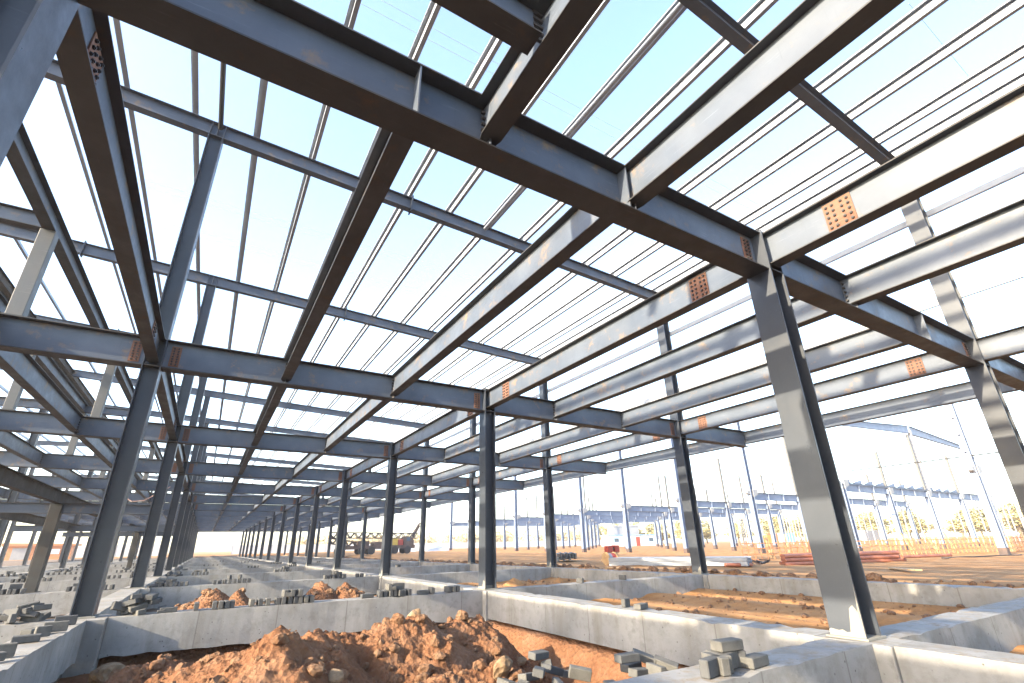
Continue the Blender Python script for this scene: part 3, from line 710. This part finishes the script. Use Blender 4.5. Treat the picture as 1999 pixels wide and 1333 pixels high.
brow(1.78, 2.15, 8.06, 4, 'blocks on the second ground beam', 'upright grey block in the small row of four on the second ground beam')
brow(2.35, 2.75, 8.06, 3, 'blocks on the second ground beam', 'grey block at the start of the long row on the second ground beam')
brow(2.8, 3.5, 8.06, 7, 'blocks on the second ground beam', 'upright grey block in the long row on the second ground beam', 0, 2)
brow(2.9, 3.3, 8.05, 3, 'blocks on the second ground beam', 'grey block on top of the long row on the second ground beam', BW+.003)
block(4.55, 8.1, .002, .05, 'blocks on the second ground beam', 'flat block alone in the middle of the second ground beam', 0)
brow(4.75, 5.45, 8.06, 7, 'blocks on the second ground beam', 'grey block in the right row on the second ground beam', 0, 4)
block(5.75, 8.06, .002, .1, 'blocks on the second ground beam', 'low flat block right of the right row on the second ground beam', 0); block(5.95, 8.06, .002, 1.5, 'blocks on the second ground beam', 'lone upright block near the middle column', 1)
brow(6.3, 6.62, 8.06, 3, 'blocks on the second ground beam', 'grey block in the group of three beside the middle column')
block(8.55, .05, .002, .1, 'blocks on the lengthwise beam', 'dummy', 0) if False else None
block(WA, 3.2, .002, .3, 'blocks on the middle lengthwise ground beam', 'small block on the middle lengthwise ground beam', 0); block(WA+.02, 3.55, .002, .2, 'blocks on the middle lengthwise ground beam', 'second small block on the middle lengthwise ground beam', 2)
block(10.1, 8.05, .002, 1.5, 'blocks on the second right ground beam', 'upright dark block on the second ground beam, right bay, left one', 1); block(11.6, 8.05, .002, 1.5, 'blocks on the second right ground beam', 'upright dark block on the second ground beam, right bay, right one', 1)
block(11.7, 16.05, .002, 1.5, 'blocks on far ground beams', 'lone dark block on the third ground beam in the right bay', 2)
# further rows
def rowlab(k, s): return f'grey block in the {s} group on the {ORD[k]} ground beam'
for k, groups in {2: ((.5, 1.3, 6, 2, 'left'), (1.9, 3.0, 8, 2, 'middle'), (5.2, 6.0, 6, 2, 'right'), (6.3, 6.6, 2, 0, 'far right')), 3: ((1.2, 1.9, 5, 3, 'left'), (4.5, 5.3, 6, 3, 'right')), 4: ((3.9, 4.6, 4, 0, 'middle'), (6.2, 6.7, 4, 1, 'right')), 5: ((1.6, 2.7, 4, 0, 'left'), (6.0, 6.8, 6, 1, 'right')), 6: ((4.4, 5.2, 3, 0, 'middle'),), 7: ((3.0, 3.5, 2, 0, 'middle'), (5.6, 6.6, 4, 0, 'right'))}.items():
    for (a, b, n, tw, nm) in groups: brow(a, b, BAY*k+.05, n, f'blocks on the {ORD[k]} ground beam', rowlab(k, nm), 0, tw)
for k, groups in {2: ((-1.6, -.5, 7, 3, 'first'), (-3.2, -2.4, 6, 2, 'second')), 3: ((-2.8, -1.2, 9, 4, 'first'), (-4.6, -3.4, 8, 3, 'second'), (-6.6, -5.6, 6, 3, 'third'), (-1, -.4, 3, 2, 'near')), 4: ((-2.4, -.6, 9, 4, 'first'), (-5.2, -3.2, 9, 4, 'second'), (-6.9, -5.8, 5, 2, 'third')), 5: ((-3.0, -.8, 8, 3, 'first'), (-6.2, -4, 8, 4, 'second')), 6: ((-4.4, -1.0, 9, 3, 'first'), (-7, -5, 7, 3, 'second'))}.items():
    for (a, b, n, tw, nm) in groups: brow(a, b, BAY*k+.05, n, f'blocks left of the left columns on beam {k+1}', f'grey block in the {nm} group left of the columns, {ORD[k]} ground beam', 0, tw)
for k in (2, 3, 4): heap(.55, BAY*k+.1, 0, 6, .3, .14, f'blocks by the {ORD[k]} left column', f'grey block heaped beside the {ORD[k]} left column', 2)
for (x, k) in ((10.4, 3), (12.2, 4), (9.3, 5)): brow(x, x+.3, BAY*k+.05, 2, 'blocks on far ground beams', f'dark block pair on the {ORD[k]} ground beam in the right bay')

# ------------------------------------------------------------------ site beyond the right row
# second, pale steel frame
FX, FYs = 46.0, [9.3, 17.9, 26.1, 34.7, 43.4, 52.0, 60.8, 69.6, 78.4, 87.2, 96.0]
def hcol(t, h, d, b_, m, dark=True):
    put('shaft', cm(('hcol', h, d, b_, m.name), lambda: MB().box(-d/2, -d/2+.02, -b_/2, b_/2, .45, h).box(d/2-.02, d/2, -b_/2, b_/2, .45, h).box(-d/2+.018, d/2-.018, -.008, .008, .45, h).mesh('shaft', m)), t)
    put('foot', cm(('hfoot', d, b_), lambda: MB().box(-d/2-.01, d/2+.01, -b_/2-.01, b_/2+.01, -.5, .45).mesh('foot', M_DARK)), t)
pole_h = [11.5, 5.6, 13, 13, 13, 13, 13, 13, 13, 13, 13]
for i, y in enumerate(FYs):
    z = float(ground_h(np.array([FX]), np.array([y]))[0])
    t = thing('frame_column', f'tall pale blue column of the distant frame, {ORD[i]} of its front row', 'column', (FX, y, z), 0, 'front columns of the distant frame')
    hcol(t, pole_h[i], .5, .42, M_PALE)
    put('crane_bracket', cm('brk', lambda: MB().prism([(.2, 5.0), (.95, 5.3), (.95, 5.75), (.2, 5.75)], 'y', -.2, .2).prism([(-.2, 5.2), (-.7, 5.35), (-.7, 5.6), (-.2, 5.6)], 'y', -.15, .15).mesh('crane_bracket', M_WHITE)), t)
    if pole_h[i] > 9: put('girt_cleat', cm('pcl', lambda: [b for b in [MB()] if [b.box(-.4, -.21, -.05, .05, zz, zz+.03) for zz in (6.6, 7.8, 9.0, 10.2)]][0].mesh('girt_cleat', M_DARK)), t)
SEC = [(54.0, 8.6), (62.2, 8.0), (70.5, 7.4), (79.0, 8.0)]
for j, (x, ph) in enumerate(SEC):
    for i, y in enumerate(FYs[1:]):
        z = float(ground_h(np.array([x]), np.array([y]))[0])
        t = thing('frame_column', f'pale column of the distant frame, row {j+2}, {ORD[i+1]} from the near end', 'column', (x, y, z), 0, 'inner columns of the distant frame')
        hcol(t, 5.2, .42, .36, M_PALE)
        put('crane_bracket', cm('brk2', lambda: MB().prism([(.17, 4.7), (.8, 4.9), (.8, 5.35), (.17, 5.35)], 'y', -.18, .18).mesh('crane_bracket', M_WHITE)), t)
        put('upper_post', cm(('upp', j, (i*7+j*3) % 4), lambda: MB().box(-.12, .12, -.10, .10, 5.2, ph+((i*7+j*3) % 4)*1.0).mesh('upper_post', M_POST)), t)
for i, y in enumerate(FYs[1:]):
    z = float(ground_h(np.array([50.]), np.array([y]))[0])
    for j, (x0, x1) in enumerate(((FX+.21, 53.83), (54.17, 62.03), (62.37, 70.3), (70.7, 78.8))):
        if i == 0 and j > 0: pass
        t = thing('frame_girder', f'pale blue girder of the distant frame, span {j+1} from the front, {ORD[i+1]} frame', 'girder', (x0, y, z+4.75), 0, 'girders of the distant frame')
        def f():
            ln = x1-x0; b = MB().box(0, ln, -.008, .008, .014, .686).box(0, ln, -.13, .13, 0, .016).box(0, ln, -.13, .13, .684, .70)
            for q in (1/3, 2/3): b.box(ln*q-.01, ln*q+.01, -.12, -.008, .016, .684)
            return b.mesh('beam', M_PALE)
        put('beam', cm(('fg', round(x1-x0, 2)), f), t)
for i in range(54):
    x, y = 76+26*((i*29) % 54)/54, 14+44*i/54
    t = put('scaffold_pole', cm('scp', lambda: MB().tube((0, 0, -.2), (0, 0, 5.2), .07, 6).box(-.25, .25, -.03, .03, 2.2, 2.27).box(-.25, .25, -.03, .03, 4.2, 4.27).mesh('scaffold_pole', M_WHITE)), None, (x, y, float(ground_h(np.array([x]), np.array([y]))[0])))
    tag(t, 'thin white pole in the thicket of poles behind the distant frame', 'pole', 'thin white poles far off')
# roofed front of the distant frame
z0 = float(ground_h(np.array([60.]), np.array([17.9]))[0])
t = thing('gable_rafter', 'pale blue bent gable rafter high above the distant frame at right', 'rafter', (0, 17.9, z0), 0)
def gr():
    b = MB()
    for (xa, za, xb, zb, h0, h1) in ((46, 10.9, 63.0, 12.0, .45, .8), (63.3, 12.0, 78, 10.9, .9, .4)):
        b.add([(xa, -.01, za), (xb, -.01, zb), (xb, -.01, zb-h1), (xa, -.01, za-h0), (xa, .01, za), (xb, .01, zb), (xb, .01, zb-h1), (xa, .01, za-h0)], [(0,1,2,3),(7,6,5,4),(0,4,5,1),(3,2,6,7),(1,5,6,2),(0,3,7,4)])
        b.bar((xa, 0, za), (xb, 0, zb), .24, .03); b.bar((xa, 0, za-h0), (xb, 0, zb-h1), .24, .03)
    return b.mesh('beam', M_PALE)
put('beam', gr(), t)
put('post', MB().box(62.95, 63.25, -.15, .15, 5.2, 11.6).mesh('post', M_WHITE), t)
for i, x in enumerate((54.0, 62.2, 70.5)):
    t = thing('canopy_beam', f'run of short haunched canopy stubs on the distant front frame, {ORD[i]} span', 'beam', (x-8.1, 17.9, z0+5.3), 0, 'canopy stubs of the distant frame')
    def f():
        b = MB().box(0, 8.0, -.12, .12, 0, .06)
        for q in range(4): b.prism([(.25+2*q, .06), (1.75+2*q, .06), (1.75+2*q, .5), (.25+2*q, .22)], 'y', -.01, .01)
        return b.mesh('beam', M_PALE)
    put('beam', cm('canopy', f), t)
rod('runway_rail', 'long thin brownish rail between the two nearest distant columns', 'rail', (45.9, 17.7, 6.1), (45.9, 4, 6.1), .05, M_BROWN)
# stacked material on the soil
def gz(x, y): return float(ground_h(np.array([x]), np.array([y]))[0])
for i in range(4):
    for j in range(2):
        t = thing('steel_channel', f'long pale channel in the stack on the soil, {("bottom","top")[j]} layer, {ORD[i] if i else "front"} one', 'channel', (20.6-.0+i*.34, 18.6+i*.15, gz(22, 16)+.02+j*.20), R(-63.5), 'stacked pale channels')
        put('beam', cm('stack', lambda: MB().box(0, 6.9, -.15, -.144, 0, .185).box(0, 6.9, -.144, .12, 0, .008).box(0, 6.9, -.144, .12, .177, .185).box(0, 6.9, -.156, -.15, .05, .07).box(0, 6.9, -.156, -.15, .12, .14).mesh('beam', M_GALV)), t)
k_ = 0
for l_ in range(3):
    for i in range(6-l_):
        k_ += 1; x, y = 25.4+i*.20+l_*.10+.3*random.random(), 11.7+.16*i+.08*l_
        t = rod('red_pipe', 'red primed pipe in the bundle on the soil behind the nearest middle column', 'pipe', (x, y, gz(27, 11)+.09+l_*.17), (x+7.0+random.uniform(-.5, .5), y-2.0, gz(31, 9)+.09+l_*.17), .09, M_REDPIPE, 'bundle of red pipes')
rod('red_pipe', 'single red pipe sticking out right of the bundle', 'pipe', (32.4, 9.6, gz(33, 9.5)+.2), (36.4, 8.9, gz(36, 9)+.2), .07, M_REDPIPE)
rod('red_pipe', 'short red pipe beside the end of the pale channel stack', 'pipe', (22.5, 12.8, gz(22, 12)+.12), (24.2, 12.6, gz(24, 12)+.12), .08, M_REDPIPE)
for i in range(5):
    t = thing('dark_sheet', f'dark steel sheet in the sloping stack by a right column, layer {i+1}', 'sheet', (23.6, 27.6, gz(24, 27)+.1+i*.11), R(-35), 'stack of dark sheets')
    put('sheet', cm('dsheet', lambda: [b for b in [MB()] if [b.box(q*.2, q*.2+.15, -1.9, 1.9, .05*(q % 2), .05*(q % 2)+.05) for q in range(7)]][0].mesh('sheet', M_GREYPIPE)), t, (0, 0, 0), (0, R(-6+i*1.5), 0))
t = thing('timber_trestle', 'raw timber trestle carrying the red machine', 'trestle', (22.3, 20.2, gz(22.3, 20.2)))
t.scale = (.58, .58, .58)
for dx in (-.5, .5):
    for s_ in (-1, 1): put('leg', MB().bar((dx, s_*.55, 0), (dx, s_*.1, .95), .08, .08).mesh('leg', M_WOOD), t)
put('beam', MB().box(-.85, .85, -.09, .09, .93, 1.03).mesh('beam', M_WOOD), t); put('brace', MB().bar((-1.6, .3, .2), (.6, 0, .95), .08, .08).mesh('brace', M_WOOD), t)
t = thing('red_machine', 'red boxed machine with open dark gap on the timber trestle', 'machine', (22.3, 20.2, gz(22.3, 20.2)+.60))
t.scale = (.56, .56, .56)
put('cabinet', MB().box(-.85, -.12, -.3, .3, 0, .62).mesh('cabinet', M_RED, bevel=.02), t); put('cabinet', MB().box(.16, .75, -.3, .3, 0, .66).mesh('cabinet', M_RED, bevel=.02), t)
put('motor', MB().tube((-.12, 0, .3), (.16, 0, .3), .2, 12).mesh('motor', M_BLACK), t)
t = thing('cable_drum', 'small red and white cable drum standing on the soil', 'drum', (20.9, 18.9, gz(20.9, 18.9)+.33))
put('rim', MB().tube((-.32, 0, 0), (-.27, 0, 0), .33, 18).tube((.27, 0, 0), (.32, 0, 0), .33, 18).mesh('rim', M_WOOD), t); put('winding', MB().tube((-.27, 0, 0), (.0, 0, 0), .26, 18).mesh('winding', M_WHITE), t); put('winding', MB().tube((.0, 0, 0), (.27, 0, 0), .27, 18).mesh('winding', M_RED), t)
b = MB()
for i in range(60):
    x, y = random.uniform(24.2, 27.0), random.uniform(13.2, 15.2); a = random.random()*3.1; b.bar((x, y, gz(x, y)+random.random()*.25), (x+.5*math.cos(a), y+.5*math.sin(a), gz(x, y)+random.random()*.3), .05, .05)
tag(put('scrap_heap', b.mesh('scrap_heap', M_DARK)), 'low heap of dark scaffold couplers and scrap on the soil', 'scrap', None, 'stuff')
# rebar cages
for i, (x0, y0, a, ln, nm) in enumerate(((31, 17.5, -20, 9, 'left'), (40, 14.0, -14, 12, 'middle'), (52, 11, -10, 14, 'right'))):
    t = thing('rebar_cage', f'rusty open rebar cage on the soil at right, {nm} one', 'rebar cage', (x0, y0, gz(x0, y0)), R(a), 'rebar cages')
    b = MB()
    for z in (.05, .35, .7, 1.0):
        for y in (-.3, .3): b.bar((0, y, z), (ln, y, z), .045, .045)
    for q in range(int(ln/.45)): b.bar((q*.45, -.3, 0), (q*.45, -.3, 1.1), .035, .035); b.bar((q*.45, .3, 0), (q*.45, .3, 1.0), .035, .035)
    put('bars', b.mesh('bars', M_REBAR), t)
    for q in range(6): xx = random.uniform(0, ln); put('timber_prop', MB().bar((xx, 0, 0), (xx+random.uniform(-.5, .5), .3, 1.5), .07, .07).mesh('timber_prop', M_WOOD), t)
# mobile crane lying with lattice boom
t = thing('mobile_crane', 'mobile crane with lowered dark lattice boom and red cab behind the columns', 'crane', (17.5, 75, gz(24, 75)+.1))
put('carrier', MB().box(.8, 12.4, -1.2, 1.2, .75, 1.25).box(3.5, 5.2, -1.1, 1.1, 1.25, 1.9).box(6.0, 7.5, -1.1, 1.1, 1.25, 1.75).mesh('carrier', M_DARK), t)
for x in (1.2, 4.2, 5.6, 9.2, 11.2):
    for q in (-1.25, .85):
        wh = put('wheel', MB().tube((x, q, .55), (x, q+.4, .55), .55, 16).mesh('wheel', M_BLACK), t)
put('cab', MB().prism([(10.6, 1.25), (12.2, 1.25), (12.2, 1.9), (11.7, 2.5), (10.6, 2.5)], 'y', -1.1, .2).mesh('cab', M_DARK), t)
put('winch_housing', MB().box(9.75, 10.5, -1.0, .6, 1.25, 2.1).mesh('winch_housing', M_RED), t)
put('cab_window', MB().box(11.0, 11.6, -1.11, -1.105, 1.8, 2.35).mesh('cab_window', M_GLASS), t)
b = MB()
def lattice(b, p, q, w_, n):
    p, q = Vector(p), Vector(q); d = q-p; off = [Vector((0, s*w_/2, r_*w_/2)) for s in (-1, 1) for r_ in (-1, 1)]
    for o in off: b.bar(p+o, q+o, .14, .14)
    for i in range(n):
        a, c = p+d*(i/n), p+d*((i+1)/n)
        for (u, v) in ((0, 1), (2, 3), (0, 2), (1, 3)):
            u, v = (u, v) if i % 2 else (v, u); b.bar(a+off[u], c+off[v], .11, .11)
lattice(b, (-.5, 0, 2.75), (13.0, 0, 2.6), .75, 22); lattice(b, (12.2, 0, 2.3), (13.4, 0, 4.3), .45, 4); lattice(b, (-.5, 0, 2.0), (4.2, 0, 1.3), .7, 8)
put('lattice_boom', b.mesh('lattice_boom', M_DARK), t)
put('turntable', MB().box(7.8, 9.6, -1.1, 1.1, 1.25, 2.2).mesh('turntable', M_YELLOW), t)
# hoarding fence
def fence(label, p, q, h, step):
    p, q = Vector(p), Vector(q); ln = (q-p).length; t = thing('site_hoarding', label, 'fence', p, math.atan2(q.y-p.y, q.x-p.x), 'site hoardings')
    n = int(ln/step)
    me = cm(('hp', step, h), lambda: MB().box(.04, step-.04, -.03, .03, .1, h).mesh('panel', M_FENCE)); mp = cm(('hpost', h), lambda: MB().box(-.05, .05, -.06, .06, 0, h+.08).mesh('post', M_GALV))
    for i in range(n): put('panel', me, t, (i*step, 0, 0)); put('post', mp, t, (i*step, 0, 0))
fence('pale grey site hoarding closing the far end of the hall', (7, 128, .25), (31, 128, .25), 1.9, 4)
fence('pale grey site hoarding behind the crane in the distance', (31, 150, .3), (141, 150, .3), 1.9, 5)
fence('grey site hoarding seen between the columns on the far left', (-70, 131, .25), (-6, 131, .25), 2.3, 4)
# site cabin and sheds
t = thing('site_cabin', 'long pale blue and white site cabin with dark windows in the distance', 'cabin', (79, 84, gz(80, 84)), R(-12))
put('wall', MB().box(0, 13, 0, 3, 0, 2.3).mesh('wall', M_CABIN), t); put('roof', MB().box(-.2, 13.2, -.2, 3.2, 2.302, 2.45).mesh('roof', M_BLUEW), t)
for x in (1.5, 4.6, 10.6):
    wn = put('window', MB().box(x, x+1.3, -.05, -.002, .9, 1.8).mesh('window', M_BLUEW), t); put('pane', MB().box(x+.1, x+1.2, -.07, -.052, 1.0, 1.7).mesh('pane', M_GLASS), wn)
put('door', MB().box(7.2, 8.3, -.05, -.002, .05, 2.0).mesh('door', M_RED), t)
t = thing('site_cabin', 'white upper site cabin standing behind the long cabin', 'cabin', (85, 88.5, gz(85, 88)), R(-12))
put('wall', MB().box(0, 7, 0, 3, 0, 4.4).mesh('wall', M_WHITE), t); put('roof', MB().box(-.2, 7.2, -.2, 3.2, 4.402, 4.55).mesh('roof', M_FENCE), t)
for i, (x, y, w_, h, m, lab) in enumerate(((104, 62, 4, 2, M_ORANGE, 'orange storage box'), (108, 60, 3, 2, M_BLUEW, 'blue storage box'), (116, 58, 3, 2, M_RED, 'red storage box'), (96, 58, 3, 1.6, M_YELLOW, 'yellow storage box'), (124, 52, 6, 2.2, M_WHITE, 'long white storage box'))):
    t = thing('storage_container', f'{lab} far behind the distant frame', 'container', (x, y, gz(x, y)))
    put('body', MB().box(0, w_, 0, 2.4, .05, h).mesh('body', m), t); put('door', MB().box(-.04, -.002, .3, 2.1, .15, h-.15).mesh('door', M_WHITE), t)
t = thing('orange_shed', 'orange sheet metal shed seen between the columns on the far left', 'shed', (-26.5, 112, .2))
put('wall', MB().box(0, 8.6, 0, 4, 0, 2.2).mesh('wall', M_ORANGE), t); put('roof', MB().prism([(-.4, 2.2), (9.0, 2.2), (9.0, 2.5), (-.4, 2.7)], 'y', -.5, 4.5).mesh('roof', M_ORANGE), t)
put('door', MB().box(1.0, 3.2, -.05, -.002, .1, 1.9).mesh('door', M_WHITE), t); put('window', MB().box(5.6, 7.0, -.05, -.002, .9, 1.7).mesh('window', M_CABIN), t)
t = thing('white_tarp_heap', 'heap of pale material under sheeting near the far right columns', 'heap', (40, 96, gz(40, 96)))
put('sheet', rock_mesh(55, 3, M_FENCE), t).scale = (5.5, 3, 1.7)

# power lines: pairs of thin cables crossing high above
for i, (y, z) in enumerate(((37.6, 30), (38.6, 30.1), (43.2, 30), (44.3, 30.1), (14.8, 30), (15.6, 30.1))):
    pts = [Vector((x, y, z-1.6+1.6*((x-20)/90)**2)) for x in range(-90, 141, 10)]
    tag(put('power_line', MB().path(pts, .011, 5).mesh('power_line', M_WIRE)), f'thin overhead cable, {["nearer","farther"][i % 2]} of the {["middle","farthest","nearest"][i//2]} pair high above the roof', 'cable', 'overhead cables')
rod('guy_wire', 'single thin wire slanting over the roof at the upper right', 'cable', (19, -.9, 18), (29, -.8, 18.2), .008, M_WIRE)

# ------------------------------------------------------------------ trees
def leafcrown(name, blobs, n, ls, m, seed):
    r = np.random.default_rng(seed); V = []; F = []
    tot = sum(b[3]*b[4]*b[5] for b in blobs)
    for (cx, cy, cz, rx, ry, rz) in blobs:
        k = max(8, int(n*rx*ry*rz/tot)); d = r.normal(size=(k, 3)); d /= np.linalg.norm(d, axis=1)[:, None]; rad = r.random(k)**.45
        P = d*rad[:, None]*np.array([rx, ry, rz])+np.array([cx, cy, cz])
        for p in P:
            u = r.normal(size=3); u /= np.linalg.norm(u); v = np.cross(u, r.normal(size=3)); v /= np.linalg.norm(v); s = ls*r.uniform(.6, 1.4); o = len(V)
            V += [tuple(p-u*s), tuple(p+v*s*.6), tuple(p+u*s), tuple(p-v*s*.6)]; F.append((o, o+1, o+2, o+3))
    me = bpy.data.meshes.new(name); me.from_pydata(V, [], F); me.materials.append(m); return me
tree_protos = []
for s_ in range(3):
    r = random.Random(s_+3); h = 7.5
    bl = [(r.uniform(-.9, .9), r.uniform(-.9, .9), h*(.35+.6*i/8), r.uniform(.8, 1.5)*(1.2-.6*i/8), r.uniform(.8, 1.5)*(1.2-.6*i/8), r.uniform(.8, 1.3)) for i in range(9)]
    cr = leafcrown('crown', bl, 1500, .2, M_LEAF, s_)
    b = MB().tube((0, 0, -.3), (.1, 0, h*.45), .16, 8, .10).tube((.1, 0, h*.45), (0, .1, h*.9), .10, 6, .03)
    for i in range(6): z = h*(.3+.09*i); a = i*2.2; b.tube((.05, 0, z), (1.1*math.cos(a), 1.1*math.sin(a), z+.9), .05, 5, .015)
    tree_protos.append((cr, b.mesh('trunk', M_BARK)))
for i in range(46):
    u = i/45; x, y = 108+u*46+random.uniform(-4, 4), 122-u*106+random.uniform(-3, 3)
    cr, tr = tree_protos[i % 3]
    t = thing('leafy_tree', f'yellow green tree beyond the distant frame, {i+1} from the left', 'tree', (x, y, gz(x, y)), random.random()*6, 'trees beyond the distant frame')
    put('crown', cr, t); put('trunk', tr, t); s_ = random.uniform(.8, 1.1); t.scale = (s_*1.7, s_*1.7, s_*.85)
bl = []
for i in range(150):
    u = random.random(); x = 25+u*140; y = 190+random.uniform(-6, 14)-u*28; h = random.uniform(3.2, 6.6)*(.85+.7*u); bl.append((x, y, .4+h*.5, random.uniform(1.5, 3.2), 2, h*.55))
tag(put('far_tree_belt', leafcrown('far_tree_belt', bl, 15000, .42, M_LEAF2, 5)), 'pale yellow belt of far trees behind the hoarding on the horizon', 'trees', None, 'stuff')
pts = [Vector((x, 9.3+.35*math.sin(x*.7)-(x-36)*.12, gz(x, 9.3+.35*math.sin(x*.7)-(x-36)*.12)+.03)) for x in np.arange(36.5, 60, .8)]
tag(put('supply_cable', MB().path(pts, .035).mesh('supply_cable', M_BLACK)), 'black supply cable snaking over the soil right of the red pipes', 'cable')
for i, (x, y, a, nm) in enumerate(((17.6, 9.5, 20, 'behind the nearest right columns'), (18.4, 15.5, 75, 'beside the pale channel stack'), (19.5, 24.5, -15, 'left of the timber trestle'), (23.8, 6.2, 40, 'in front of the red pipes'), (30.5, 24, 10, 'right of the trestle'))):
    tag(put('timber_plank', MB().box(-1.3, 1.3, -.1, .1, 0, .045).mesh('timber_plank', M_WOOD), None, (x, y, gz(x, y)+.05), (0, .02, R(a))), f'weathered timber plank lying on the soil {nm}', 'plank', 'planks on the soil')
bpy.context.view_layer.update()
def copy_tree(o, dy, lab, grp):
    c = o.copy(); COL.objects.link(c); c.location.y += dy; c['label'] = lab; c['group'] = grp
    def kids(a, b):
        for ch in a.children:
            d = ch.copy(); COL.objects.link(d); d.parent = b; d.matrix_parent_inverse = ch.matrix_parent_inverse.copy(); kids(ch, d)
    kids(o, c)
for o in [q for q in COL.objects if q.parent is None and q.get('category') in ('column', 'girder', 'beam', 'rafter')]:  # unseen frames added behind the viewer, blocking sky from the near steel
    if o.name.split('.')[0] not in ('steel_column', 'cross_girder', 'floor_beam', 'roof_rafter'): continue
    if abs(o.location.y-8.17) < .1:
        what = {'column': 'dark H column', 'girder': 'grey cross girder', 'beam': 'grey floor beam', 'rafter': 'grey roof rafter'}[o['category']]
        for dy in ((-24, -32) if o['category'] == 'beam' else (-16, -24, -32)): copy_tree(o, dy, what+' of the unseen hall behind the viewer', what+'s unseen behind the viewer')
# ------------------------------------------------------------------ pale air over the site
hm = bpy.data.materials.new('pale_air'); hm.use_nodes = True; hm.node_tree.nodes.clear()
pv_ = hm.node_tree.nodes.new('ShaderNodeVolumePrincipled'); ho = hm.node_tree.nodes.new('ShaderNodeOutputMaterial')
pv_.inputs['Color'].default_value = (.96, .97, 1, 1); pv_.inputs['Density'].default_value = .0006; pv_.inputs['Anisotropy'].default_value = .3
hm.node_tree.links.new(pv_.outputs[0], ho.inputs['Volume'])
tag(put('haze', MB().box(-60, 260, -40, 320, -4, 34).mesh('haze', hm)), 'pale haze hanging over the far part of the site', 'haze', None, 'stuff')
sc.cycles.volume_bounces = 1
print('blocks', nb[0], 'objects', len(bpy.data.objects))
